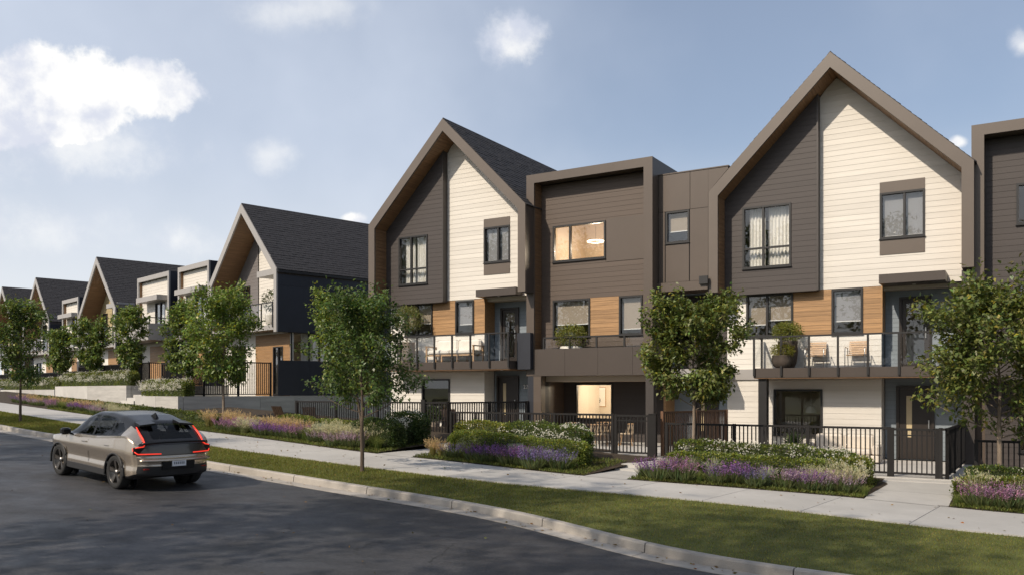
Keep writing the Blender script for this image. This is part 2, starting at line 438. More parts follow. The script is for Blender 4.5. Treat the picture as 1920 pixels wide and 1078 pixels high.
def edge_curve(pts, dz, left_slope=.16, right_slope=None):
    q = sorted([(h[2], h[3]) for h in (hit(px, py, dz) for px, py in pts)])
    s = np.array([a for a, b in q]); w = np.array([b for a, b in q])
    if right_slope is None: right_slope = (w[1] - w[0]) / (s[1] - s[0])
    s = np.concatenate([[s[0] - 60], s, [s[-1] + 200]]); w = np.concatenate([[w[0] - 60 * right_slope], w, [w[-1] + 200 * left_slope]])
    d = np.interp(_gs, s, w); k = np.exp(-.5 * (np.arange(-12, 13) / 4.) ** 2); k /= k.sum()
    d = np.convolve(np.pad(d, 12, mode='edge'), k, 'valid')
    return lambda x: np.interp(x, _gs, d)
W_BACK = edge_curve([(0, 754), (200, 782), (380, 808), (560, 831), (700, 850), (830, 862), (1100, 893), (1400, 915), (1640, 935), (1920, 965)], 0, right_slope=-.42)
W_FRONT = edge_curve([(0, 770), (130, 791), (400, 836), (600, 863), (800, 888), (1000, 910), (1200, 926), (1400, 945), (1600, 968), (1760, 988), (1920, 1005)], 0, right_slope=-.3)
W_KERB = edge_curve([(0, 797), (60, 808), (400, 868), (520, 886), (650, 907), (800, 930), (900, 946), (1000, 966), (1100, 992), (1200, 1018), (1300, 1040), (1400, 1056), (1570, 1078)], -.05, right_slope=-.15)
_pxs = {}
def px_to_s(px):          # street position under a photograph column, along the sidewalk's back edge
    ss = np.arange(-4, 75, .1); x, y = xy(ss, W_BACK(ss)); p = CX + F_PX * x / y
    return float(np.interp(-px, -p, ss))

def s_at(px, off):         # the same, at a distance behind the sidewalk's back edge
    ss = np.arange(-6, 75, .1); x, y = xy(ss, W_BACK(ss) + off); p = CX + F_PX * x / y
    return float(np.interp(-px, -p, ss))
def strip(s0, s1, wa, wb, dza, dzb, ds=.5, nw=1, thick=None):
    """ground-following strip between two edge curves; dza/dzb lift above the street profile"""
    ss = np.linspace(s0, s1, max(2, int(abs(s1 - s0) / ds) + 1)); mb = MB(); n = len(ss)
    for s in ss:
        a, b = float(wa(s)), float(wb(s))
        for j in range(nw + 1):
            t = j / nw; w = a + (b - a) * t; x, y = xy(s, w)
            mb.v.append((x, y, float(g(s)) + dza + (dzb - dza) * t))
    m = nw + 1
    for i in range(n - 1):
        for j in range(nw): mb.f.append((i * m + j, i * m + j + 1, (i + 1) * m + j + 1, (i + 1) * m + j))
    if thick:
        k = len(mb.v); mb.v += [(x, y, z - thick) for x, y, z in mb.v]
        for i in range(n - 1):
            mb.f.append((i * m, (i + 1) * m, (i + 1) * m + k, i * m + k)); mb.f.append((i * m + nw, i * m + nw + k, (i + 1) * m + nw + k, (i + 1) * m + nw))
        for j in range(nw):
            mb.f.append((j, j + k, j + 1 + k, j + 1)); a = (n - 1) * m
            mb.f.append((a + j, a + j + 1, a + j + 1 + k, a + j + k))
    return mb
const = lambda f, d: (lambda s: f(s) + d)

# --- ground sheet to the horizon
mb = MB(); SS = list(np.arange(-60, 121, 6.0)); SS = [-1500, -400, -150] + SS + [180, 300, 700, 2000]; WW = [-1500, -300, -80, -20, 0, 20, 60, 150, 400, 2000]
for s in SS:
    for w in WW:
        x, y = xy(s, w); mb.v.append((x, y, float(g(s)) - .45))
for i in range(len(SS) - 1):
    for j in range(len(WW) - 1):
        m = len(WW); mb.f.append((i * m + j, i * m + j + 1, (i + 1) * m + j + 1, (i + 1) * m + j))
build('ground', mb, earth, kind='structure')
ROAD_W = 10.5
build('road', strip(-40, 150, const(W_KERB, -ROAD_W), const(W_KERB, -.36), -.2, -.2, 1.0, 8), asphalt, kind='structure')
# --- kerb of separate stones, gutter pan in front of it
kerb = build('kerb', strip(-25, 90, const(W_KERB, .02), const(W_KERB, .12), -.24, -.24, 1.0), kerb_m, kind='structure')
gutter = build('gutter', strip(-25, 90, const(W_KERB, -.42), const(W_KERB, .02), -.215, -.215, 1.0), kerb_m, kind='structure')
def kerb_stone(s0, s1):
    ss = np.linspace(s0, s1, max(2, int((s1 - s0) / .3) + 1)); mb = MB()
    prof = [(0, -.2), (.012, -.075), (.032, -.05), (.145, -.046), (.15, -.06), (.15, -.3), (0, -.3)]
    for s in ss:
        for d, z in prof:
            x, y = xy(s, float(W_KERB(s)) + d); mb.v.append((x, y, float(g(s)) + z))
    k = len(prof)
    for i in range(len(ss) - 1):
        for j in range(k): mb.f.append((i * k + j, (i + 1) * k + j, (i + 1) * k + (j + 1) % k, i * k + (j + 1) % k))
    mb.f.append(tuple(range(k))); mb.f.append(tuple((len(ss) - 1) * k + j for j in range(k - 1, -1, -1)))
    return mb
s = -8.0
while s < 60:
    build('kerb_stone', kerb_stone(s, s + 2.38), kerb_m, kerb, smooth=False)
    build('gutter_slab', strip(s, s + 2.385, const(W_KERB, -.40), const(W_KERB, -.003), -.19, -.196, .3, 1, .03), kerb_m, gutter)
    s += 2.4
# --- verge and sidewalk
build('verge', strip(-25, 110, const(W_KERB, .14), W_FRONT, -.075, -.03, .5, 4), turf, kind='structure')
walk = build('sidewalk', strip(-25, 110, const(W_FRONT, .03), const(W_BACK, -.03), -.06, -.06, .8), soil, kind='structure')
s = -6.45
while s < 62:
    build('paving_slab', strip(s, s + 1.985, W_FRONT, W_BACK, 0, 0, .4, 1, .08), sidewalk_m, walk); s += 2.0
# far side of the street
build('far_sidewalk', strip(-40, 60, const(W_KERB, -ROAD_W - 4.5), const(W_KERB, -ROAD_W), -.08, -.08, 1.0, 1, .25), sidewalk_m, kind='structure')
build('far_lawn', strip(-40, 60, const(W_KERB, -ROAD_W - 40), const(W_KERB, -ROAD_W - 4.5), -.1, -.1, 2.0), turf, kind='structure')

# ------------------------------------------------------------------ building helpers
def siding(parent, m, n, z0, z1, xr, holes=(), pitch=.186, t=.012, name='siding_board', join=False, gap=.0035):
    """lapped boards, each its own piece; xr gives (u0, u1) for a height; holes are (u0, u1, z0, z1)"""
    f = xr if callable(xr) else (lambda z: xr)
    z = z0; all_ = MB()
    while z < z1 - .02:
        a, b = z, min(z + pitch - gap, z1); ua, ub = f(a + 1e-4), f(b - 1e-4)
        if max(ua[1] - ua[0], ub[1] - ub[0]) < .05: z += pitch; continue
        mb = all_ if join else MB()
        cut = [h for h in holes if h[2] < b - .004 and h[3] > a + .004 and h[1] > min(ua[0], ub[0]) and h[0] < max(ua[1], ub[1])]
        def piece(l0, r0, l1, r1, c, d):
            if max(r0 - l0, r1 - l1) < .01 or d - c < .006: return
            fr = lambda q: n + t * (1 - .7 * (q - a) / max(b - a, .01))
            yc, yd, yb = -fr(c), -fr(d), -(n - .005)
            mb.hexa([(l0, yc, c), (r0, yc, c), (r0, yb, c), (l0, yb, c), (l1, yd, d), (r1, yd, d), (r1, yb, d), (l1, yb, d)])
        if not cut: piece(ua[0], ua[1], ub[0], ub[1], a, b)
        else:
            xs = sorted({ua[0], ua[1]} | {min(max(v, ua[0]), ua[1]) for h in cut for v in h[:2]})
            for l, r in zip(xs, xs[1:]):
                mid = (l + r) / 2; c, d = a, b; skip = False
                for h in cut:
                    if h[0] < mid < h[1]:
                        if h[2] <= a + .004 and h[3] >= b - .004: skip = True
                        elif h[2] > a: d = min(d, h[2])
                        else: c = max(c, h[3])
                if skip and not join and mb.v: build(name, mb, m, parent); mb = MB()
                if not skip: piece(l, r, ub[0] if l == xs[0] else l, ub[1] if r == xs[-1] else r, c, d)
        if not join and mb.v: build(name, mb, m, parent)
        z += pitch
    if join and all_.v: build('siding', all_, m, parent, kind='stuff')

def wallgrid(mb, u0, u1, z0, z1, n0, n1, holes=()):
    us = sorted({u0, u1} | {min(max(v, u0), u1) for h in holes for v in h[:2]}); zs = sorted({z0, z1} | {min(max(v, z0), z1) for h in holes for v in h[2:]})
    for a, b in zip(us, us[1:]):
        run = None
        for c, d in zip(zs, zs[1:]):
            solid = not any(h[0] < (a + b) / 2 < h[1] and h[2] < (c + d) / 2 < h[3] for h in holes)
            if solid: run = (run[0], d) if run else (c, d)
            if (not solid or d == zs[-1]) and run: mb.box(a, b, n0, n1, *run); run = None
    return mb

def window(parent, u0, u1, z0, z1, n, mull=(), transom=None, blind=None, curtain=None, fw=.065, m=None, proud=.035, name='window', bm=None):
    """frame with panes set back, optional roller blind and curtains behind"""
    m = m or black
    mb = MB(); d0, d1 = n + proud, n - .11
    mb.box(u0, u1, d0, d1, z0, z0 + fw).box(u0, u1, d0, d1, z1 - fw, z1).box(u0, u0 + fw, d0 - .001, d1, z0 + fw, z1 - fw).box(u1 - fw, u1, d0 - .001, d1, z0 + fw, z1 - fw)
    mb.box(u0 - .02, u1 + .02, n + proud + .03, n - .02, z0 - .03, z0 - .001)
    w = build(name, mb, m, parent)
    us = [u0 + fw] + [u0 + (u1 - u0) * q for q in mull] + [u1 - fw]
    for q in us[1:-1]: build('mullion', MB().box(q - .035, q + .035, d0 - .012, d1 + .01, z0 + fw, z1 - fw), m, w)
    zs = [z0 + fw, z1 - fw]
    if transom is not None:
        zt = z0 + (z1 - z0) * transom
        for a, b in zip(us, us[1:]): build('transom', MB().box(a + (.035 if a > us[0] else 0), b - (.035 if b < us[-1] else 0), d0 - .012, d1 + .01, zt - .03, zt + .03), m, w)
        zs = [z0 + fw, zt, z1 - fw]
    for a, b in zip(us, us[1:]):
        for c, d in zip(zs, zs[1:]): build('pane', MB().box(a, b, n - .045, n - .053, c, d), glass, w)
    if blind is not None:
        bs = blind if hasattr(blind, '__len__') else [blind] * (len(us) - 1)
        for (a, b), q in zip(zip(us, us[1:]), bs):
            if not q: continue
            zb = z1 - fw - (z1 - z0 - 2 * fw) * q
            k = build('blind', MB().box(a + .015, b - .015, n - .16, n - .165, zb, z1 - .02), bm or blindm, w)  # roller blind, or with reflect_grey an added sheet imitating sky reflection
            build('blind_bar', MB().box(a + .015, b - .015, n - .15, n - .172, zb - .03, zb), white_paint, k)
    if curtain:
        for a, b in curtain:     # pleated sheet, positions as fractions of the width
            x0, x1 = u0 + (u1 - u0) * a, u0 + (u1 - u0) * b; mb = MB(); k = max(8, int((x1 - x0) / .022))
            for i in range(k + 1):
                x = x0 + (x1 - x0) * i / k; y = -(n - .30) + .045 * math.sin(i * 1.15) + .012 * math.sin(i * 2.9)
                mb.v += [(x, y, z0 - .1), (x, y * 1.0, z1 + .05)]
                if i: mb.f.append((2 * i - 2, 2 * i, 2 * i + 1, 2 * i - 1))
            build('curtain', mb, curtain_m, w, smooth=True)
    return w

def shingles(parent, u_a, z_a, u_b, z_b, n0, n1, expo=.21, wid=.32, seed=0):
    """one roof slope covered with overlapping shingles; from eave (u_a, z_a) to ridge (u_b, z_b)"""
    r = random.Random(seed); L = math.hypot(u_b - u_a, z_b - z_a); ex, ez = (u_b - u_a) / L, (z_b - z_a) / L
    nx, nz = (-ez, ex) if ex > 0 else (ez, -ex)
    mb = MB(); k = int(L / expo) + 1
    for i in range(k):
        d0 = i * expo - .02; d1 = min(d0 + expo * 1.5, L + .02); x = n1 - r.random() * wid
        while x < n0:
            w = wid * (.75 + .5 * r.random()); a, b = max(x, n1), min(x + w - .012, n0)
            if b - a > .03:
                h = .024 + .014 * r.random(); dd = d0 + .012 * r.random()
                P = lambda d, q, hh: (u_a + ex * d + nx * hh, -q, z_a + ez * d + nz * hh)
                mb.hexa([P(dd, a, .0), P(dd, b, .0), P(dd, b, h), P(dd, a, h), P(d1, a, .0), P(d1, b, .0), P(d1, b, .012), P(d1, a, .012)])
            x += w
    return build('shingles', mb, shingle, parent, kind='stuff')

def gable_shell(h, U0, U1, apU, apZ, Nf, Nb, zb, fm, recess, lining, right_panels=None, tv=.50, pw=.33, zfloor=0.0, side_m=None, seed=1, left_bottom=None):
    """front frame, roof with shingles, cedar-lined reveal, side and back walls"""
    sl = 1.0
    eL, eR = apZ - sl * (apU - U0), apZ - sl * (U1 - apU)
    lb = zb if left_bottom is None else left_bottom
    fr = MB(); nf2 = Nf - .09
    iA = apZ - tv
    fr.prism([(U0, lb), (U0, eL), (apU, apZ), (apU, iA), (U0 + pw, iA - sl * (apU - U0 - pw)), (U0 + pw, lb)], Nf, nf2)
    fr.prism([(apU, apZ), (U1, eR), (U1, zb), (U1 - pw, zb), (U1 - pw, iA - sl * (U1 - pw - apU)), (apU, iA)], Nf, nf2)
    build('gable_frame', fr, fm, h)
    nw = Nf - recess
    # roof deck: two slabs behind the frame
    e = .012
    rf = MB().prism([(U0 + e, eL - e * 1.5), (apU, apZ - e * 1.5), (apU, apZ - .3), (U0 + e, eL - .3)], nf2 - .001, Nb)
    rf.prism([(apU, apZ - e * 1.5), (U1 - e, eR - e * 1.5), (U1 - e, eR - .3), (apU, apZ - .3)], nf2 - .001, Nb)
    ro = build('roof', rf, metal_dark, h)
    shingles(ro, U1 + .03, eR - .03, apU, apZ, Nf - .05, Nb, seed=seed); shingles(ro, U0 - .03, eL - .03, apU, apZ, Nf - .05, Nb, seed=seed + 50)
    build('ridge_cap', MB().prism([(apU - .14, apZ - .115), (apU, apZ + .045), (apU + .14, apZ - .115)], Nf - .04, Nb), shingle, ro)
    # cedar lining: planks run from the frame back to the wall
    li = MB(); L1 = math.hypot(apU - U0 - pw, sl * (apU - U0 - pw)); pl = .15
    for side in (0, 1):
        ue = U0 + pw if side == 0 else U1 - pw; s_ = 1 if side == 0 else -1
        ln = abs(apU - ue) * math.sqrt(2); k = int(ln / pl)
        for i in range(k):
            d0, d1 = i * ln / k, (i + 1) * ln / k - .008
            P = lambda d, q: (ue + s_ * d * .70711, iA - abs(apU - ue) + d * .70711 + q)
            a, b = P(d0, 0), P(d1, 0)
            li.prism([a, b, (b[0], b[1] + .03), (a[0], a[1] + .03)], nf2 - .002, nw + .0)
        zt = iA - abs(apU - ue); bot = lb if side == 0 else zb; k = int((zt - bot) / pl)
        for i in range(k):
            c, d = bot + i * (zt - bot) / k, bot + (i + 1) * (zt - bot) / k - .008
            li.box(*(sorted((ue, ue - s_ * .03))), nf2 - .002, nw, c, d)
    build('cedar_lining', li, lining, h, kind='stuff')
    # side walls, back wall
    sw_ = MB()
    sw_.box(U0 + .004, U0 + pw - .035, nf2 - .002, Nb, lb + .002, eL - .28).box(U1 - pw + .035, U1 - .004, nf2 - .002, Nb, zb + .002, eR - .28)
    build('side_wall', sw_, side_m or metal_dark, h)
    bk = MB().prism([(U0 + .02, zfloor), (U1 - .02, zfloor), (U1 - .02, eR - .3), (apU, apZ - .32), (U0 + .02, eL - .3)], Nb - .005, Nb - .2)
    build('back_wall', bk, side_m or metal_dark, h)
    return nw, iA, eL, eR

def interior(h, U0, U1, n0, n1, floors, m=None):
    """room shells behind the windows: floors, back and side partitions"""
    mb = MB()
    for z in floors: mb.box(U0, U1, n0, n1, z - .22, z)
    mb.box(U0, U1, n1 - .1, n1, floors[0], floors[-1]); mb.box(U0 - .08, U0, n0, n1, floors[0], floors[-1]); mb.box(U1, U1 + .08, n0, n1, floors[0], floors[-1])
    return build('interior', mb, m or plaster, h)

def railing(parent, pts, z0, z1, posts, lean=.0, low=.26, glass_m=None):
    """glass balustrade along (u, n) points; posts are fractions of the first run or a spacing"""
    for k, ((ua, na), (ub, nb_)) in enumerate(zip(pts, pts[1:])):
        L = math.hypot(ub - ua, nb_ - na); du, dn = (ub - ua) / L, (nb_ - na) / L
        build('top_rail', MB().bar((ua - du * .02, -(na - dn * .02), z1), (ub + du * .02, -(nb_ + dn * .02), z1), .065, .055), black, parent)
        cnt = max(1, round(L / posts)); ts = [L * i / cnt for i in range(cnt + 1)]
        for i, t in enumerate(ts):
            if k and i == 0: continue
            u, n = ua + du * t, na + dn * t
            build('rail_post', MB().box(u - .032, u + .032, n - .02, n + .035, z0 - low, z1 - .02), black, parent)
        for a, b in zip(ts, ts[1:]):
            p, q = (ua + du * (a + .05), na + dn * (a + .05)), (ua + du * (b - .05), na + dn * (b - .05))
            build('glass_panel', MB().bar((p[0], -p[1], (z0 + z1) / 2), (q[0], -q[1], (z0 + z1) / 2), .012, z1 - z0 - .12), glass_m or rail_glass, parent)

def door(parent, u0, u1, z0, z1, n, glazed=False, m=None):
    m = m or door_m; fw = .085; mb = MB()
    mb.box(u0, u0 + fw, n + .05, n - .09, z0, z1).box(u1 - fw, u1, n + .05, n - .09, z0, z1).box(u0 + fw, u1 - fw, n + .049, n - .09, z1 - fw, z1)
    f = build('door_frame', mb, m, parent)
    a, b = u0 + fw + .004, u1 - fw - .004
    if glazed:
        l = MB(); s = .12
        l.box(a, b, n, n - .05, z0 + .01, z0 + .2).box(a, b, n, n - .05, z1 - fw - s, z1 - fw - .004).box(a, a + s, n - .001, n - .05, z0 + .2, z1 - fw - s).box(b - s, b, n - .001, n - .05, z0 + .2, z1 - fw - s)
        d = build('door', l, m, parent); build('pane', MB().box(a + s, b - s, n - .02, n - .03, z0 + .2, z1 - fw - s), glass, d)
        build('blind', MB().box(a + s, b - s, n - .12, n - .125, z1 - fw - s - .35, z1 - fw), blindm, d)
    else:
        sl0, sl1 = a + (b - a) * .22, a + (b - a) * .40; zc = z0 + (z1 - z0) * .30
        l = wallgrid(MB(), a, b, z0 + .01, z1 - fw - .004, n, n - .05, [(sl0, sl1, zc, z1 - .32)])
        d = build('door', l, m, parent); build('door_light', MB().box(sl0, sl1, n - .02, n - .03, zc, z1 - .32), frosted, d)
    build('handle', MB().box(b - .09, b - .06, n + .06, n, z0 + .95, z0 + 1.3), steel, d)
    return d
door_m = mat('dark_door_paint', (.028, .022, .019), .4, .1, 2)
frosted = mat('amber_frosted_glass', (.52, .42, .25), .35, .05, 2, spec=.6)

def downlight(parent, u, n, z):
    build('downlight', MB().lathe((u, -n, z - .012), [(0, 0), (.05, 0), (.055, .012)], 12), white_paint, parent)

# ------------------------------------------------------------------ the two gabled houses in front (shared plan, own measurements)
def front_gable(P):
    h = root('townhouse', BR, (P['U0'] + P['U1']) / 2, P['Nf'] - 4, P['z0'], P['label'], 'house', 'gabled townhouses of the near row')
    U0, U1, apU, apZ, Nf = P['U0'], P['U1'], P['apU'], P['apZ'], P['Nf']
    Nb = Nf - 11.5; bayn, bn = Nf - .8, Nf - 1.1; bl = Nf - P['blue_d']
    pw = .33
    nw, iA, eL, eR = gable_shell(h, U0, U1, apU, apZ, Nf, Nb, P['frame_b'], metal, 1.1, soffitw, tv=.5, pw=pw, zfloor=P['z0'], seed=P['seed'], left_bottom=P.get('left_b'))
    uL, uR = U0 + pw + .002, U1 - pw - .002
    rz = lambda z: (max(uL, apU - (iA - z)), min(uR, apU + (iA - z)))
    w1, w2, w3, w4, w5, d1, d2 = (P[k] for k in ('w1', 'w2', 'w3', 'w4', 'w5', 'd1', 'd2'))
    bayR, bz, tz = P['bayR'], P['bay_b'], P['tim_b']
    zr = iA - (apU - uL) - .02        # below this the wall is a rectangle
    # dark bay
    wl = wallgrid(MB(), uL, bayR, bz, zr, bayn, bayn - .14, [w1])
    wl.prism([(uL, zr), (bayR, zr), (bayR, iA - (apU - bayR) - .01)], bayn, bayn - .14)
    build('bay_wall', wl, metal_dark, h)
    siding(h, dark_bay, bayn, bz, iA - .05, lambda z: (rz(z)[0], min(bayR, rz(z)[1])), [w1])
    build('bay_corner_trim', MB().prism([(bayR - .001, bz - .02), (bayR + .05, bz - .02), (bayR + .05, iA - (apU - bayR) + .03), (bayR - .001, iA - (apU - bayR) - .02)], bayn + .035, bn + .03), metal_dark, h)
    build('bay_soffit', MB().box(uL, bayR, bayn + .03, bn - .02, bz - .035, bz - .002), metal_dark, h)
    window(h, *w1, bayn + .01, mull=(.43,), transom=.32, curtain=((.10, .43), (.50, .97)), blind=None)
    # pale wall, upper floor
    wl = wallgrid(MB(), bayR + .02, uR, P['beige_b'], zr, bn, bn - .16, [w2])
    wl.prism([(bayR + .02, zr), (uR, zr), (apU, iA - .02), (bayR + .02, iA - (apU - bayR) - .02)], bn, bn - .16)
    build('wall', wl, beige, h)
    hp, sp = P['hp_t'], P['sp_b']
    big = (w2[0], w2[1], sp, hp)
    siding(h, beige, bn, P['beige_b'], iA - .04, lambda z: (max(bayR + .052, rz(z)[0]), rz(z)[1]), [big])
    build('window_head_panel', MB().box(w2[0], w2[1], bn + .03, bn - .01, w2[3] + .001, hp), metal, h)
    build('window_sill_panel', MB().box(w2[0], w2[1], bn + .03, bn - .01, sp, w2[2] - .032), metal, h)
    window(h, *w2, bn + .01, mull=(.55,), blind=(.97, .97), bm=reflect_grey)  # no real blind: full grey sheet gives the pane its reflected-sky tone
    # middle floor: pale strip, windows and cedar
    bE = P['tim_e']; m0 = P['slab_t']
    wl = wallgrid(MB(), uL, bE, P['slab_b'] - .1, P['beige_b'] - .002, bn - .02, bn - .18, [w3, w4])
    build('wall', wl, cream, h)
    tim = [(w3[1], w4[0]), (w4[1], bE)]
    for a, b in tim: siding(h, wood, bn - .015, tz, P['beige_b'] - .004, (a + .003, b), [], pitch=.166, name='cedar_board')
    siding(h, cream, bn - .015, m0, tz - .003, (uL, bE - .002), [w3, w4])
    siding(h, cream, bn - .015, tz, P['beige_b'] - .004, (uL, w3[0] - .002), [])
    build('cedar_return', MB().box(bE, bE + .03, bn + .012, bl, tz, P['beige_b'] - .004), wood, h)
    window(h, *w3, bn, mull=(.45,), blind=(.72, .62))
    window(h, *w4, bn, blind=(.72,), bm=reflect_grey)  # grey sheet added here too, sky reflection put into its colour
    build('wall_band', MB().box(uL, P['balL'], bn + .05, bn - .1, P['slab_b'] - .05, P['slab_t']), metal_grey, h)
    # blue-grey entrance recess, both floors
    for za, zb_, dd in ((P['z0'], P['slab_b'], d1), (P['slab_t'], P['canopy'][2] + .02, d2)):
        build('recess_wall', wallgrid(MB(), bE - .05, uR + pw, za, zb_, bl, bl - .15, [dd]), metal_dark, h)
        siding(h, blue_siding, bl, za, zb_ - .03, (bE + .03, uR + .2), [dd], pitch=.15)
        build('recess_reveal', MB().box(bE - .02, bE - .003, bn - .03, bl, za, zb_ - .03), beige if dd is d1 else blue_siding, h)
    build('recess_ceiling', MB().box(bE, uR + .2, bn - .02, bl, P['canopy'][2] + .021, P['canopy'][2] + .16), metal_dark, h)
    door(h, *d1, bl + .03); door(h, *d2, bl + .03, glazed=True)
    build('pier', MB().box(U1 - P.get('pier_w', .36), U1 - .004, Nf - P.get('pier_n', .55), bl - .1, P['z0'], P['frame_b'] - .002), P.get('pier_m', metal_dark), h)
    if 'screen' in P: build('balcony_screen', MB().box(U1 - .62, U1 - .02, Nf - .42, bl + .2, P['slab_b'] - .02, P['rail_t']), navy, h)
    c = P['canopy']
    cn = build('canopy', MB().box(c[0], c[1], Nf - P['can_d'], bn + .04, c[2], c[3]), metal_fascia, h)
    downlight(cn, (c[0] + c[1]) / 2, Nf - .8, c[2])
    # ground floor
    build('wall', wallgrid(MB(), uL, bE, P['z0'], P['slab_b'] - .102, bn - .02, bn - .18, [w5]), beige, h)
    siding(h, beige, bn - .015, P['z0'] + .02, P['slab_b'] - .05, (uL, bE - .002), [w5])
    window(h, *w5, bn, blind=None)
    # balcony
    bN = Nf + P['bal_n']
    bal = build('balcony', MB().box(P['balL'], P['balR'], bN, bl + .03, P['slab_b'], P['slab_t']), metal_fascia, h)
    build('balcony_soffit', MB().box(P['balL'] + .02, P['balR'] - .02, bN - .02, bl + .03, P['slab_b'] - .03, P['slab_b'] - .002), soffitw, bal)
    railing(bal, [(P['balL'] + .03, bn + .15), (P['balL'] + .03, bN + .03), (P['balR'] - .03, bN + .03), (P['balR'] - .03, bn + .1)], P['slab_t'], P['rail_t'], .91)
    downlight(bal, P['balR'] - .7, Nf - .6, P['slab_b'] - .03)
    if 'col' in P: build('column', MB().box(P['col'][0], P['col'][1], bN - .12, bN - .42, P['z0'], P['slab_b'] - .032), black, h)
    interior(h, uL + .05, uR - .05, bn - .2, bn - 4.2, [P['z0'], P['slab_t'], P['beige_b'] + .1, eR + .1])
    return h
H_A = front_gable(dict(U0=-6.12, U1=2.07, apU=-2.05, apZ=13.30, Nf=0.0, z0=0.0, frame_b=5.98, left_b=5.70, blue_d=1.75, bayR=-2.63, bay_b=5.68, beige_b=5.70,
    w1=(-5.14, -3.47, 6.54, 8.70), w2=(-.70, .64, 7.22, 8.73), hp_t=9.08, sp_b=6.70, w3=(-5.10, -3.48, 4.17, 5.66), w4=(-2.21, -1.22, 4.17, 5.68), tim_b=4.16, tim_e=-.65,
    w5=(-4.14, -2.50, .72, 2.32), d1=(-.28, .86, 0.01, 2.42), d2=(-.19, .77, 3.04, 5.36), canopy=(-.59, 1.29, 5.66, 5.95), can_d=.1, slab_b=2.71, slab_t=3.03, balL=-4.54, balR=1.85, bal_n=0.0,
    rail_t=4.08, col=(-4.41, -4.13), seed=3, label='tall gabled townhouse with pale wall and brown bay, nearest the right edge of the picture'))
H_C = front_gable(dict(U0=-20.72, U1=-12.89, apU=-16.79, apZ=13.29, Nf=1.2, z0=.58, frame_b=6.05, left_b=5.95, blue_d=1.85, bayR=-17.37, bay_b=5.99, beige_b=6.04,
    w1=(-19.69, -18.14, 6.79, 8.85), w2=(-15.49, -14.24, 7.45, 8.90), hp_t=9.24, sp_b=6.97, w3=(-19.61, -18.11, 4.62, 5.98), w4=(-16.92, -15.99, 4.62, 6.0), tim_b=4.60, tim_e=-15.48,
    w5=(-18.68, -17.20, 1.0, 2.77), d1=(-15.32, -14.27, .6, 2.90), d2=(-15.14, -14.26, 3.45, 5.68), canopy=(-15.53, -13.65, 6.04, 6.33), can_d=.55, slab_b=3.12, slab_t=3.44, balL=-19.9, balR=-13.62, bal_n=-.05,
    rail_t=4.51, seed=13, pier_w=.27, pier_n=.66, pier_m=navy, screen=True, label='tall gabled townhouse in the middle of the picture, shingled roof slope showing, number 22'))
# house number beside the entrance
def lettering(txt, size, m, parent, loc, depth=.012):
    cu = bpy.data.curves.new('lettering', 'FONT'); cu.body = txt; cu.size = size; cu.extrude = depth; cu.align_x = 'CENTER'
    t = bpy.data.objects.new('lettering', cu); COL.objects.link(t)
    dg = bpy.context.evaluated_depsgraph_get(); me = bpy.data.meshes.new_from_object(t.evaluated_get(dg)); bpy.data.objects.remove(t)
    me.transform(Matrix.Rotation(R(90), 4, 'X')); me.materials.clear(); me.materials.append(m)
    return place('house_number', me, loc, parent)
lettering('22', .23, white_paint, H_C, (-13.93, -(-.65 + .04), 2.36))

# ------------------------------------------------------------------ flat-roofed house between them
def ring_lamp(parent, u, n, z, r=.36):
    pts = [(u + r * math.cos(t), -n + r * math.sin(t), z) for t in np.linspace(0, 2 * math.pi, 25)]
    o = build('ring_chandelier', MB().tube(pts, .018, 6, cap=False), lampm, parent)
    build('hanging_wire', MB().tube([(u, -n, z + .01), (u, -n, z + .6)], .006, 4), black, o)
    return o
def room_light(name, blk, u, n, z, watts, parent, col=(1, .80, .58), r=.15):
    l = bpy.data.lights.new(name, 'POINT'); l.energy = watts; l.color = col; l.shadow_soft_size = r
    o = bpy.data.objects.new(name, l); COL.objects.link(o); o.parent = parent
    off = OFF[parent]; o.location = (u - off[0], -n - off[1], z - off[2]); return o

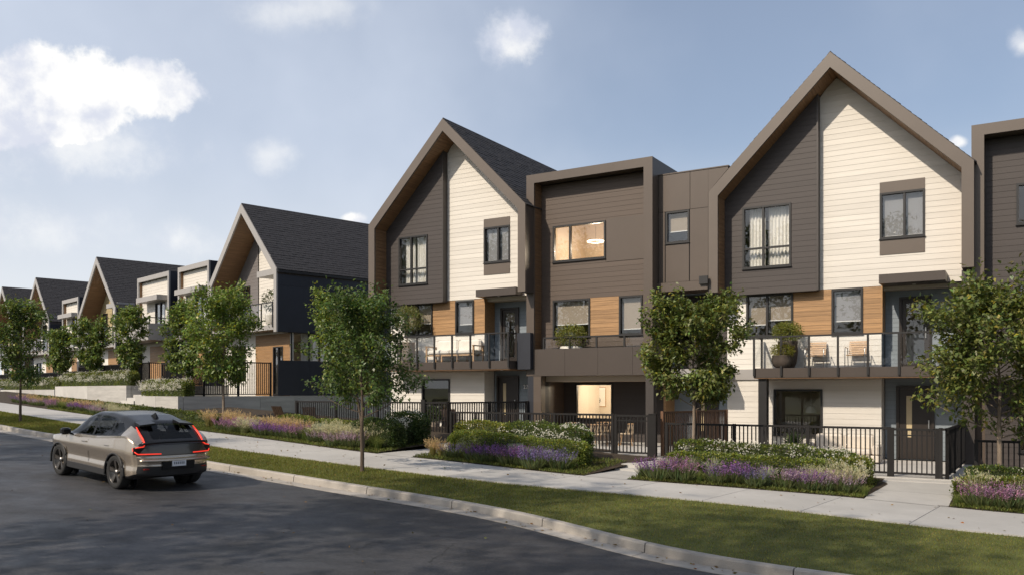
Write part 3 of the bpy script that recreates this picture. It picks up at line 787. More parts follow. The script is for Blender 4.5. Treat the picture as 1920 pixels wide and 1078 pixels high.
def house_b():
    U0, U1, Nf, zt = -13.22, -7.99, .55, 10.63; pw = .34
    h = root('flat_roof_townhouse', BR, (U0 + U1) / 2, -3, .25, 'brown flat-roofed townhouse between the two tall gables, ring chandelier in its top window', 'house')
    wn = Nf - .6
    fr = MB()
    fr.box(U0, U0 + pw, Nf, Nf - .1, 2.84, zt).box(U1 - pw, U1, Nf, Nf - .1, 2.84, zt).box(U0 + pw, U1 - pw, Nf - .001, Nf - .1, zt - .33, zt)
    build('frame', fr, metal_deep, h)
    build('frame_return', MB().box(U1 - .25, U1 - .003, Nf - .101, -9, 2.84, zt - .003).box(U0 + .003, U0 + .25, Nf - .101, -9, 2.84, zt - .003).box(U0 + .25, U1 - .25, Nf - .102, -9, zt - .3, zt - .02), metal_deep, h)
    li = MB(); z = 3.9
    while z < zt - .34:
        li.box(U0 + pw - .03, U0 + pw, Nf - .102, wn, z, z + .142); z += .15
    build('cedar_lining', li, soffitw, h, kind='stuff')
    wa = (-12.36, -10.10, 7.25, 8.66); wb = (-12.36, -10.75, 4.33, 5.78); wc = (-9.55, -8.61, 4.33, 5.78); pan = (-10.10, U1 - pw, 7.10, 8.72)
    build('wall', wallgrid(MB(), U0 + pw + .001, U1 - pw, 2.9, zt - .34, wn, wn - .15, [wa, wb, wc]), brown_siding, h)
    tim = (wb[1], wc[0], 4.33, 5.80)
    siding(h, brown_siding, wn, 3.0, zt - .34, (U0 + pw + .002, U1 - pw - .002), [wa, wb, wc, pan, tim])
    build('flat_panel', MB().box(pan[0] + .03, pan[1] - .002, wn + .022, wn, pan[2] + .004, pan[3] - .004), metal_deep, h)
    siding(h, wood, wn, tim[2], tim[3], (tim[0] + .003, tim[1] - .003), [], pitch=.166, name='cedar_board')
    window(h, *wa, wn + .01, mull=(.33,), blind=(0, 0)); window(h, *wb, wn + .01, blind=(.66,)); window(h, *wc, wn + .01, blind=(.86,))
    build('wall', MB().box(U0, U1, -9.0, -9.2, .2, zt), metal_dark, h)
    # rooms
    it = interior(h, U0 + .45, U1 - .45, wn - .16, wn - 3.6, [2.85, 6.35, 9.9], warm_plaster)
    ru = BR.U(1117, wn - 1.6); rp = BR.w(ru, wn - 1.6); rzz = CAMZ + (HY - 453) / F_PX * rp.y
    ring = ring_lamp(h, ru, wn - 1.6, rzz, .33)
    room_light('room_lamp', BR, ru, wn - 1.6, rzz - .25, 130, ring)
    # balcony parapet of flat panels
    zs0, zs1 = 2.84, 3.87
    bal = build('balcony', MB().box(U0 + .32, U1 + .02, Nf - .035, -2.0, 2.87, 3.05), metal_dark, h)
    us = [-12.90, -11.52, -10.14, -8.75, -7.97]
    for a, b in zip(us, us[1:]): build('parapet_panel', MB().box(a + .004, b - .004, Nf + .012, Nf - .03, zs0, zs1), metal_fascia, bal)
    railing(bal, [(-12.5, Nf - .12), (-8.0, Nf - .12)], zs1 - .06, 4.30, 1.22, low=.3)
    # shaded ground floor under the balcony
    wd = (-12.37, -10.71, 1.10, 2.57); gn = -2.0
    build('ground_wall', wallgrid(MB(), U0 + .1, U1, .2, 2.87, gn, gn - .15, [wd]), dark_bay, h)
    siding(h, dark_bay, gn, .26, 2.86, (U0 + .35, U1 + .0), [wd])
    window(h, *wd, gn + .01)
    build('column', MB().box(-12.90, -12.57, Nf, Nf - .35, .25, zs0 - .002), metal_deep, h)
    build('column', MB().box(U1 - .3, U1, Nf - .1, Nf - .4, .25, zs0 - .002), metal_dark, h)
    build('side_wall', MB().box(U0 + .02, U0 + .3, Nf - .6, gn, .25, 2.86), brown_siding, h)
    build('cedar_reveal', MB().box(U1 + .01, U1 + .1, -.5, gn, .25, 2.84), wood, h)
    it2 = MB().box(U0 + .3, U1, gn - .16, gn - 3.4, .2, .42).box(U0 + .3, U1, gn - 3.4, gn - 3.5, .4, 2.9).box(U0 + .22, U0 + .3, gn - .16, gn - 3.5, .4, 2.9).box(U1, U1 + .08, gn - .16, gn - 3.5, .4, 2.9).box(U0 + .3, U1, gn - .16, gn - 3.5, 2.88, 2.98)
    rm = build('dining_room', it2, plaster, h)
    pu = BR.U(1117, gn - 3.37)
    pic = build('framed_picture', MB().box(pu - .5, pu + .5, gn - 3.38, gn - 3.399, 1.55, 2.45), teak, h)
    build('picture_sheet', MB().box(pu - .46, pu + .46, gn - 3.37, gn - 3.379, 1.59, 2.41), white_paint, pic)
    br_ = MB(); q = random.Random(5)
    for i in range(7):
        t0 = q.random() * 6.28; c = (pu + q.uniform(-.06, .06), 1.92 + q.uniform(-.08, .08)); rr = q.uniform(.12, .24)
        br_.tube([(c[0] + rr * math.cos(t0 + k * .45), -(gn - 3.363), c[1] + rr * .8 * math.sin(t0 + k * .45)) for k in range(6)], [.004, .014, .02, .016, .01, .003], 4)
    build('ink_strokes', br_, black, pic)
    pend = build('ceiling_lamp', MB().lathe((-11.0, -(gn - 1.8), 2.80), [(0, 0), (.26, 0), (.28, .02), (.28, .075)], 20), lampm, h)
    room_light('dining_lamp', BR, -11.0, gn - 1.8, 2.66, 260, pend, (1, .82, .60))
    # link bay towards the right-hand gable: flush flat panels with one small window
    wS = (-7.71, -6.82, 7.55, 8.70)
    build('link_wall', wallgrid(MB(), U1 + .002, -5.9, 5.9, 9.95, -.06, -.2, [wS]), metal_dark, h)
    zj = 8.70
    for a, b, c, d in ((-7.98, -7.74, 6.16, 8.70), (-7.98, -6.80, 8.71, 10.04), (-6.79, -6.13, 8.71, 10.04), (-6.13, -5.42, 9.25, 10.04), (-7.71, -6.83, 6.16, 7.50), (-6.80, -6.13, 6.16, 8.70)):
        if (a, b) == (-6.13, -5.42): build('link_panel', MB().prism([(a, c - .02), (b, d - .08), (b, d), (a, d)], -.012, -.055), metal_deep, h)
        else: build('link_panel', MB().box(a + .004, b - .004, 0 - .012, -.055, c + .004, d), metal_deep, h)
    build('parapet_cap', MB().box(U1 - .2, -5.4, .01, -.4, 10.042, 10.08), metal_deep, h)
    window(h, *wS, -.03, blind=(.62,))
    build('link_beam', MB().box(U1 - .02, -6.12, Nf - .45, -1.0, 5.82, 6.14), metal_deep, h)
    build('wall_light', MB().box(BR.U(1312, .12), BR.U(1328, .12), .2, .1, 6.0, 6.28), black, h)
    build('link_recess', MB().box(U1 - .1, -5.8, -1.4, -1.6, .1, 5.85), blue_siding, h)
    siding(h, blue_siding, -1.4, .1, 2.8, (U1 + .1, -5.82), [(-7.1, -6.2, .05, 2.35)], pitch=.15)
    door(h, -7.1, -6.2, .12, 2.35, -1.37)
    build('link_slab', MB().box(U1 + .025, -5.6, .2, -1.4, 2.75, 3.04), metal_grey, h)
    siding(h, dark_bay, -1.4, 3.05, 5.8, (U1 + .1, -5.82), [])
    return h
H_B = house_b()

def house_right():
    """flat-roofed neighbour cut by the right edge of the picture"""
    U0, U1, Nf, zt = 1.98, 7.4, -.45, 10.35; pw = .34
    h = root('flat_roof_townhouse', BR, (U0 + U1) / 2, -4, -.3, 'dark brown flat-roofed townhouse cut off by the right edge, behind the leafy tree', 'house')
    wn = Nf - .62
    build('frame', MB().box(U0, U0 + pw, Nf, Nf - .1, 5.6, zt).box(U1 - pw, U1, Nf, Nf - .1, -.3, zt).box(U0 + pw, U1 - pw, Nf - .001, Nf - .1, zt - .33, zt), metal, h)
    build('frame_return', MB().box(U0 + .003, U0 + .25, Nf - .101, -9, 5.6, zt - .003).box(U1 - .25, U1 - .003, Nf - .101, -9, -.3, zt - .003).box(U0 + .25, U1 - .25, Nf - .102, -9, zt - .3, zt - .02), metal, h)
    ws = (3.15, 5.2, 7.30, 8.55); w2 = (3.2, 4.6, 4.2, 5.6); w3 = (3.2, 5.0, .4, 2.2)
    build('wall', wallgrid(MB(), U0 + .1, U1 - .1, -.3, zt - .34, wn, wn - .15, [ws, w2, w3]), brown_siding, h)
    siding(h, dark_bay, wn, -.2, zt - .34, (U0 + pw, U1 - pw), [ws, w2, w3])
    window(h, *ws, wn + .01, mull=(.4,), blind=(0, .5)); window(h, *w2, wn + .01, blind=(.5,)); window(h, *w3, wn + .01)
    interior(h, U0 + .4, U1 - .4, wn - .16, wn - 3.6, [-.3, 2.85, 6.3, 9.9], warm_plaster)
    build('wall', MB().box(U0, U1, -9.0, -9.2, -.3, zt), metal_dark, h)
    build('balcony', MB().box(U0 + .1, U1, Nf + .6, wn, 2.55, 3.6), metal_dark, h)
    return h
H_R = house_right()

# ------------------------------------------------------------------ the far row
def far_gable(U0, U1, apU, apZ, zf, label, seed, right=None, wallm=None, detail=True):
    h = root('gabled_house', BL, (U0 + U1) / 2, -4, zf, label, 'house', 'gabled houses of the far row')
    Nb = -9.0; rec = 1.5
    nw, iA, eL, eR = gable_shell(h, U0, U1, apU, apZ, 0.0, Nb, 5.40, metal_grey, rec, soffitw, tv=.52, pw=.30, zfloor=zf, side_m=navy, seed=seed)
    uL, uR = U0 + .302, U1 - .302; mid = apU - .75
    w1 = (mid - 2.3, mid - .95, 5.85, 8.45); w2 = (uR - 1.65, uR - .25, 5.85, 8.35); zr = iA - (apU - uL) - .02
    wl = wallgrid(MB(), uL, uR, 5.4, zr, nw, nw - .15, [w1, w2]); wl.prism([(uL, zr), (uR, zr), (apU, iA - .02)], nw, nw - .15)
    build('wall', wl, metal_dark, h)
    rz = lambda z: (max(uL, apU - (iA - z)), min(uR, apU + (iA - z)))
    siding(h, wallm or dgrey, nw + .06, 5.6, iA - .05, lambda z: (rz(z)[0], min(mid, rz(z)[1])), [w1], join=True)
    siding(h, beige, nw, 5.6, iA - .05, lambda z: (max(mid, rz(z)[0]), rz(z)[1]), [w2], join=True)
    window(h, *w1, nw + .05, mull=(.5,), curtain=((.55, .95),)); window(h, *w2, nw, mull=(.5,), curtain=((.1, .5),))
    build('canopy', MB().box(uR - 2.35, uR - .02, -.25, nw, 8.5, 8.82), metal_grey, h)
    bal = build('balcony', MB().box(U0 + .31, U1 - .31, .0, nw, 5.53, 5.80), metal_grey, h)
    railing(bal, [(U0 + .35, .02), (U1 - .35, .02)], 5.80, 6.98, 1.15, low=.15)
    # lower storey, set back a little
    ln = -.9; w3 = (U0 + 1.2, U0 + 2.9, zf + .9, 4.9); w4 = (U1 - 2.0, U1 - .9, zf + .05, 4.7)
    build('lower_wall', wallgrid(MB(), U0 + .2, U1 - .15, zf - 1.2, 5.52, ln, ln - .2, [w3, w4]), cream, h)
    siding(h, cream, ln, zf, 5.4, (U0 + .2, apU), [w3], join=True); siding(h, wood, ln, zf, 5.4, (apU, U1 - .16), [w4], join=True)
    window(h, *w3, ln, mull=(.5,)); window(h, *w4, ln, mull=(.5,))
    interior(h, uL + .1, uR - .1, nw - .16, nw - 3.5, [zf, 5.6, 8.9])
    if right:      # exposed right-hand side: navy panels above, window band below
        ws = [-.12, -2.0, -3.7, -5.4, -7.1, -8.95]
        zs = [5.42, 7.85, eR - .32]
        for a, b in zip(ws, ws[1:]):
            for c, d in zip(zs, zs[1:]): build('wall_panel', MB().box(U1 - .001, U1 + .02, a - .004, b + .004, c + .004, d - .004), navy, h)
            build('wall_panel', MB().box(U1 - .05, U1 - .02, a - .004, b + .004, zf + .02, 3.9), navy, h)
        wq = (-.95, -2.7)
        build('lower_side_wall', MB().box(U1 - .3, U1 - .12, wq[1] - .0, -8.9, 3.9, 5.4).box(U1 - .3, U1 - .06, -.9, -8.9, zf - 1.5, 3.88), cream, h)
        build('corner_window', MB().box(U1 - .16, U1 - .13, wq[0] + .02, wq[1], 3.92, 5.38), glass, h)
        build('corner_window_frame', MB().box(U1 - .2, U1 - .1, -.92, -1.0, 3.9, 5.4).box(U1 - .2, U1 - .1, -2.0, -2.08, 3.9, 5.4).box(U1 - .2, U1 - .1, -2.62, -2.72, 3.9, 5.4), black, h)
        build('concrete_base', MB().box(U1 - .2, U1 + .02, -.9, -8.9, .2, zf), board_concrete, h)
        build('gutter', MB().box(U1 - .02, U1 + .11, -.05, -9, eR - .2, eR - .06), black, h)
    return h
dgrey = mat('grey_siding', (.17, .155, .15), .55, .07, 1.3, .12, 90, stretch=(.4, 1, 6))
ochre = mat('ochre_siding', (.42, .34, .19), .55, .07, 1.3, .12, 90, stretch=(.4, 1, 6))

def far_flat(U0, U1, zt, zf, label, balcony=False):
    h = root('flat_roof_house', BL, (U0 + U1) / 2, -4, zf, label, 'house', 'flat-roofed houses of the far row')
    pw = .22; wn = -.28
    build('frame', MB().box(U0, U0 + pw, 0, -.1, 5.4, zt).box(U1 - pw, U1, 0, -.1, 5.4, zt).box(U0 + pw, U1 - pw, -.001, -.1, zt - .3, zt), metal_grey, h)
    build('frame_return', MB().box(U1 - .2, U1 - .003, -.101, -8.5, zf, zt - .003).box(U0 + .003, U0 + .2, -.101, -8.5, zf, zt - .003).box(U0 + .2, U1 - .2, -.102, -8.5, zt - .28, zt - .02), navy, h)
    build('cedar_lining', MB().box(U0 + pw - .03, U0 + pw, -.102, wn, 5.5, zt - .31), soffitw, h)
    cu = (U0 + U1) / 2 - .1; w1 = (cu - .1, cu + 1.6, 6.0, 8.2)
    build('wall', wallgrid(MB(), U0 + .2, U1 - .2, zf - 1, zt - .3, wn, wn - .15, [w1]), cream, h)
    siding(h, beige, wn, 5.4, zt - .31, (U0 + pw, U1 - pw), [w1], join=True)
    siding(h, wood, wn, zf, 5.3, (U0 + 1.6, U1 - 1.2), [], join=True)
    window(h, *w1, wn, mull=(.5,), curtain=((.1, .4),))
    build('canopy', MB().box(cu - 1.6, cu + 2.0, .45, wn, 8.25, 8.58), metal_grey, h)
    build('entrance_door', MB().box(U1 - 1.1, U1 - .3, wn + .05, wn, zf, 4.7), metal_dark, h)
    if balcony:
        b = build('balcony', MB().box(U0 - .1, U1, 1.3, wn, 5.54, 5.75).box(U0 - .1, U1, 1.3, 1.22, 5.75, 6.6).box(U1 - .08, U1, 1.22, wn, 5.75, 6.6), metal_grey, h)
        railing(b, [(U0, 1.2), (U1 - .04, 1.2), (U1 - .04, wn)], 6.5, 6.98, 1.1)
    else:
        b = build('balcony', MB().box(U0 + .2, U1, .3, wn, 5.5, 5.75), metal_grey, h)
        railing(b, [(U0 + .3, .28), (U1 - .1, .28)], 5.75, 6.9, 1.1, low=.1)
    interior(h, U0 + .3, U1 - .3, wn - .16, wn - 3.5, [zf, 5.6, zt - .5])
    return h
def far_link(U0, U1, zt, zf, label):
    h = root('link_house', BL, (U0 + U1) / 2, -4, zf, label, 'house', 'set-back links of the far row')
    build('wall', MB().box(U0 + .01, U1 - .01, -1.8, -8, zf - 1, zt), navy, h)
    build('parapet_cap', MB().box(U0 + .01, U1 - .01, -1.75, -8.02, zt + .002, zt + .08), metal_grey, h)
    for k in range(2): build('wall_panel', MB().box(U0 + .03 + k * (U1 - U0) / 2, U0 + (k + 1) * (U1 - U0) / 2 - .03, -1.78, -1.8, zf + 2.9, zt - .05), metal_dark, h)
    return h
far_gable(-8.17, 0.0, -4.05, 12.77, 2.0, 'gabled house with navy side wall and long slate roof, nearest of the far row', 21, right=True)
far_flat(-12.75, -8.20, 10.08, 2.2, 'flat-topped pale house tucked against the left of the navy-sided gable')
far_link(-14.16, -12.77, 9.7, 2.4, 'narrow dark set-back link between two flat-topped pale houses')
far_flat(-19.67, -14.18, 10.05, 2.5, 'flat-topped pale house with a solid grey balcony parapet', balcony=True)
far_link(-23.95, -19.69, 8.6, 2.5, 'low dark set-back link beside the second far gable')
far_gable(-32.36, -23.98, -28.16, 12.52, 2.5, 'gabled house with ochre wall, second gable of the far row', 31, wallm=ochre)
far_flat(-36.6, -32.4, 9.85, 2.6, 'small flat-topped pale house between the second and third far gables')
far_link(-40.3, -36.65, 8.6, 2.6, 'low dark link against the third far gable')
far_gable(-48.6, -40.32, -44.45, 12.52, 2.6, 'gabled house with pale wall, third gable of the far row', 41, wallm=cream)
far_link(-52.2, -48.62, 8.6, 2.7, 'dark link between the two farthest gables')
far_gable(-60.4, -52.25, -56.3, 12.75, 2.7, 'gabled house cut by the left edge, farthest of the row', 51, wallm=ochre)

# ------------------------------------------------------------------ patios, paths, steps, retaining walls
def world_strip_box(name, blk, u0, u1, n0, n1, z0, z1, m, kind='structure', parent=None):
    o = bpy.data.objects.new(name, MB().box(u0, u1, n0, n1, z0, z1).mesh(name)); COL.objects.link(o)
    o.data.materials.append(m); o.location = blk.w(0, 0, 0); o.rotation_euler.z = blk.rz; OFF[o] = (0, 0, 0)
    if kind: tag(o, kind=kind)
    return o
FN = 4.6                                                       # fence line of the near row
world_strip_box('patio', BR, -6.05, 2.0, -2.0, FN + .25, -1.2, 0.0, concrete)
world_strip_box('patio', BR, -12.95, -6.07, -2.0, FN + .25, -1.2, .25, concrete)
world_strip_box('patio', BR, -26.0, -12.97, -2.0, FN + .25, -1.2, .58, concrete)
world_strip_box('patio', BR, 2.02, 9.0, -2.0, FN + .25, -1.4, -.28, concrete)
def path(name, u0, u1, n_gate, z_top, steps, ramp=None):
    """entrance walk from a gate down to the sidewalk: steps first, then slabs lying on the slope"""
    p = world_strip_box(name, BR, u0 + .05, u1 - .05, n_gate + .2, n_gate + .4, z_top - 1, z_top - .05, concrete)
    n = n_gate + .2
    for k, (ln, z) in enumerate(steps):
        build('step', MB().box(u0, u1, n, n + ln, z - .5, z), concrete, p); n += ln
    # slope-following slab down to the sidewalk
    for seg in range(2):
        mb = MB(); k = 6; vs = []
        for i in range(k + 1):
            for j in range(2):
                u = (u0, u1)[j]
                q = BR.w(u, n); s_, w_ = sw(q.x, q.y); end = n + max(.2, (w_ - float(W_BACK(s_)))) + .04
                a, b = (n, (n + end) / 2 - .006) if seg == 0 else ((n + end) / 2 + .006, end)
                nn = a + (b - a) * i / k; q = BR.w(u, nn); s_, w_ = sw(q.x, q.y)
                f_ = (nn - n) / max(end - n, .01); gz = float(g(s_)) + .006; vs.append((u, -nn, gz if ramp is None else ramp + (gz - ramp) * f_ ** .8))
        for i in range(k): mb.f.append((2 * i, 2 * i + 1, 2 * i + 3, 2 * i + 2))
        mb.v = vs; build('path_slab', mb, sidewalk_m, p)
    return p
path('path', .30, 2.0, FN, 0.0, [(.7, -.012)], ramp=-.03)
uB0, uB1 = BR.U(1100, 9.5), BR.U(1172, 9.5)
path('path', uB0, uB1, FN, .25, [(2.55, .245), (.45, .15)])
uC0, uC1 = BR.U(712, 9.7), BR.U(772, 9.7)
path('path', uC0, uC1, FN, .58, [(2.5, .57)])
def terrace(name, u0, u1, n1, zt, zb, label, joints=2):
    t = root(name, BL, (u0 + u1) / 2, n1 - 1, zb, label, 'wall', 'retaining walls of the far row')
    build('terrace_fill', MB().box(u0 + .25, u1 - .25, n1 - .26, -1.0, zb - .6, zt - .03), soil, t)
    k = joints; L = u1 - u0
    for i in range(k): build('wall_panel', MB().box(u0 + i * L / k + .01, u0 + (i + 1) * L / k - .01, n1, n1 - .25, zb - .6, zt), board_concrete if i % 2 else concrete, t)
    ns = n1 - .27; 
    while ns > -.8:
        build('side_panel', MB().box(u1 - .25, u1 - .004, ns, max(ns - 2.0, -1.0), zb - .6, zt - .001), board_concrete, t); ns -= 2.015
    return t
terrace('retaining_wall', -5.5, .12, 5.26, 2.0, 1.0, 'grey board-formed retaining wall below the navy-sided house, hedge on top')
terrace('retaining_wall', -20.45, -7.5, 5.0, 2.57, 1.3, 'long pale retaining wall in two panels behind the parked car', joints=2)
terrace('retaining_wall', -34.5, -20.6, 5.0, 2.36, 1.5, 'low far retaining wall in pale panels near the left edge', joints=3)
terrace('retaining_wall', -62, -34.6, 5.0, 2.5, 1.6, 'farthest low retaining wall at the left edge', joints=4)
st = root('steps', BL, -6.5, 5, 1.2, 'concrete steps between the two pale retaining walls', 'steps')
for k in range(5): build('step', MB().box(-7.48, -5.52, 6.0 - k * .34, 5.65 - k * .34, .8, 1.42 + k * .16), concrete, st)

# planting beds: soil sheets that lift gently from the sidewalk towards the fence
def bed(s0, s1, lift=.24, depth=4.4, name='planting_bed'):
    return build(name, strip(s0, s1, const(W_BACK, .005), lambda s: float(W_BACK(s)) + depth, .01, lift, .4, 5), soil, kind='structure')
SA0, SA1 = px_to_s(1748), px_to_s(1622)      # path openings along the sidewalk
SB0, SB1 = px_to_s(1178), px_to_s(1098)
SC0, SC1 = px_to_s(770), px_to_s(708)
build('bed_base', strip(-8, 75, const(W_BACK, .0), lambda s: float(W_BACK(s)) + 7.0, -.02, .02, .5, 3), soil, kind='structure')
bed(-6, SA0 - .1, .12, 3.2); bed(SA1 + .05, SB0 - .1, .16, 3.3); bed(SB1 + .05, SC0 - .1, .2, 4.2); bed(SC1 + .15, 70, .35, 6.5)

# ------------------------------------------------------------------ fences
def fence(name, blk, pts, z0, z1, label, sp=.115, post=1.9, detail=True, group='black picket fences', m=None, gate=None, slat=None):
    r_ = root(name, blk, pts[0][0], pts[0][1], z0, label, 'gate' if name == 'gate' else 'fence', group)
    m = m or fence_black; bw = slat or .03
    pm = MB().box(-bw / 2, bw / 2, -bw / 2, bw / 2, 0, z1 - z0 - .14).mesh('picket'); pm.materials.append(m)
    allp = MB()
    for (ua, na), (ub, nb_) in zip(pts, pts[1:]):
        L = math.hypot(ub - ua, nb_ - na); du, dn = (ub - ua) / L, (nb_ - na) / L
        build('top_rail', MB().bar((ua, -na, z1 - .02), (ub, -nb_, z1 - .02), .06, .06), m, r_)
        build('bottom_rail', MB().bar((ua, -na, z0 + .10), (ub, -nb_, z0 + .10), .05, .05), m, r_)
        if name == 'gate': build('middle_rail', MB().bar((ua, -na, z1 - .17), (ub, -nb_, z1 - .17), .04, .035), m, r_)
        k = max(1, round(L / post))
        for i in range(k + 1):
            t = L * i / k; u, n = ua + du * t, na + dn * t
            build('post', MB().box(u - .042, u + .042, n - .042, n + .042, z0 - .1, z1 + .02), m, r_)
        k = max(1, int(L / sp))
        for i in range(1, k):
            t = L * i / k; u, n = ua + du * t, na + dn * t
            if detail: place('picket', pm, (u, -n, z0 + .11), r_, math.atan2(-dn, du))
            else: allp.box(u - bw / 2, u + bw / 2, n - bw / 2, n + bw / 2, z0 + .1, z1 - .03)
    if not detail: build('pickets', allp, m, r_, kind='stuff')
    return r_
fence('fence', BR, [(BR.U(1250, FN), FN), (BR.U(1667, FN), FN)], 0.0, 1.29, 'black picket fence in front of the cream garden sofa')
fence('gate', BR, [(BR.U(1673, FN), FN), (BR.U(1757, FN), FN)], 0.0, 1.27, 'black garden gate by the right-hand front door, wide open path before it', post=3, group='black garden gates')
fence('fence', BR, [(BR.U(1764, FN), FN), (BR.U(1776, FN), FN), (BR.U(1776, FN) + .1, -1.0)], 0.0, 1.29, 'short black picket return just right of the right-hand gate', detail=False)
fence('fence', BR, [(2.35, FN + .02), (7.5, FN + .02)], -.28, 1.02, 'lower black picket fence under the tree at the right edge')
fence('fence', BR, [(BR.U(846, FN), FN), (BR.U(1149, FN), FN)], .25, 1.53, 'black picket fence behind the middle hedges with white blossom')
fence('gate', BR, [(BR.U(1155, FN), FN), (BR.U(1217, FN), FN)], .25, 1.51, 'black garden gate before the lit dining room window', post=3, group='black garden gates')
build_post = root('gate_post', BR, BR.U(1224, FN), FN, .25, 'thick black gate post right of the dining room gate', 'post')
build('post_shaft', MB().box(BR.U(1218, FN), BR.U(1231, FN), FN - .07, FN + .07, .1, 1.54), fence_black, build_post)
build('post_cap', MB().box(BR.U(1218, FN) - .012, BR.U(1231, FN) + .012, FN - .085, FN + .085, 1.541, 1.565), fence_black, build_post)
fence('fence', BR, [(BR.U(556, FN), FN), (BR.U(792, FN), FN)], .58, 1.86, 'black picket fence left of the entrance post, under the dark young tree')
fence('fence', BR, [(BR.U(797, FN), FN), (BR.U(840, FN), FN), (-13.15, .6)], .58, 1.86, 'black picket fence turning back to the house under number 22')
gp = root('gate_post', BR, BR.U(794.5, FN), FN, .58, 'tall black post beside the potted shrub, left of the middle hedges', 'post')
build('post_shaft', MB().box(BR.U(791, FN), BR.U(798, FN), FN - .06, FN + .06, .3, 1.95), fence_black, gp)
fence('slat_screen', BR, [(BR.U(1242, 4.3), 4.3), (BR.U(1362, .9), .9)], .0, 1.62, 'brown timber slat screen behind the tree with glossy leaves', sp=.105, m=screenwood, slat=.034, group='timber screens')
# far row terrace fences
fence('fence', BL, [(-5.3, 3.9), (-.05, 3.9), (-.05, .3)], 2.0, 3.75, 'tall black picket fence on the terrace of the navy-sided house', detail=False, group='black fences of the far row')
fence('fence', BL, [(-20.2, 3.6), (-7.9, 3.6), (-7.9, .2)], 2.57, 3.88, 'black picket fence above the long pale retaining wall', detail=False, group='black fences of the far row')
fence('fence', BL, [(-34.3, 3.6), (-20.8, 3.6)], 2.4, 3.6, 'far black picket fence near the left edge, behind a clipped hedge', detail=False, group='black fences of the far row')
fence('fence', BL, [(-60, 3.6), (-34.6, 3.6)], 2.5, 3.65, 'farthest black picket fence at the left edge', detail=False, group='black fences of the far row')

# ------------------------------------------------------------------ leaves, hedges, flowers, grasses, trees
def leaf_cloud(name, P, D, Lg, Wd, C, up=None, fold=.18, curl=0.0):
    """one four-cornered leaf per row: position, direction, length, width, colour"""
    n = len(P); D = D / np.maximum(np.linalg.norm(D, axis=1, keepdims=True), 1e-6)
    if up is None: up = rng.normal(size=(n, 3)) * .5 + np.array([0, 0, 1.])
    S = np.cross(D, up); S /= np.maximum(np.linalg.norm(S, axis=1, keepdims=True), 1e-6); Nn = np.cross(S, D)
    Lg = np.broadcast_to(Lg, n)[:, None]; Wd = np.broadcast_to(Wd, n)[:, None]
    mid = P + D * Lg * .45
    V = np.stack([P, mid + S * Wd * .5 + Nn * Wd * fold, P + D * Lg - Nn * Lg * curl, mid - S * Wd * .5 + Nn * Wd * fold], 1).reshape(-1, 3)
    me = bpy.data.meshes.new(name); me.vertices.add(4 * n); me.vertices.foreach_set('co', V.astype(np.float32).ravel())
    me.loops.add(4 * n); me.loops.foreach_set('vertex_index', np.arange(4 * n, dtype=np.int32))
    me.polygons.add(n); me.polygons.foreach_set('loop_start', np.arange(0, 4 * n, 4, dtype=np.int32)); me.polygons.foreach_set('loop_total', np.full(n, 4, dtype=np.int32))
    me.update(calc_edges=True)
    at = me.color_attributes.new('Col', 'FLOAT_COLOR', 'POINT')
    at.data.foreach_set('color', np.repeat(np.concatenate([C, np.ones((n, 1))], 1), 4, axis=0).astype(np.float32).ravel())
    return me
def tint(base, n, v=.25, hue=.12, clump=None):
    base = np.array(base); k = 1 + v * rng.normal(size=(n, 1)); k = np.clip(k, .35, 1.9)
    c = base[None] * k * (1 + hue * rng.normal(size=(n, 3)) * np.array([1, .35, .6]))
    if clump is not None: c = c * clump[:, None]
    return np.clip(c, .004, .95)
def vnoise(P, f, seed=0):      # cheap smooth noise from summed sines
    r = np.random.default_rng(seed); o = 0
    for k in range(5):
        d = r.normal(size=3); d *= f * (1 + .6 * k) / np.linalg.norm(d); o = o + np.sin(P @ d + r.random() * 6.28) / (1 + .5 * k)
    return o / 2.6

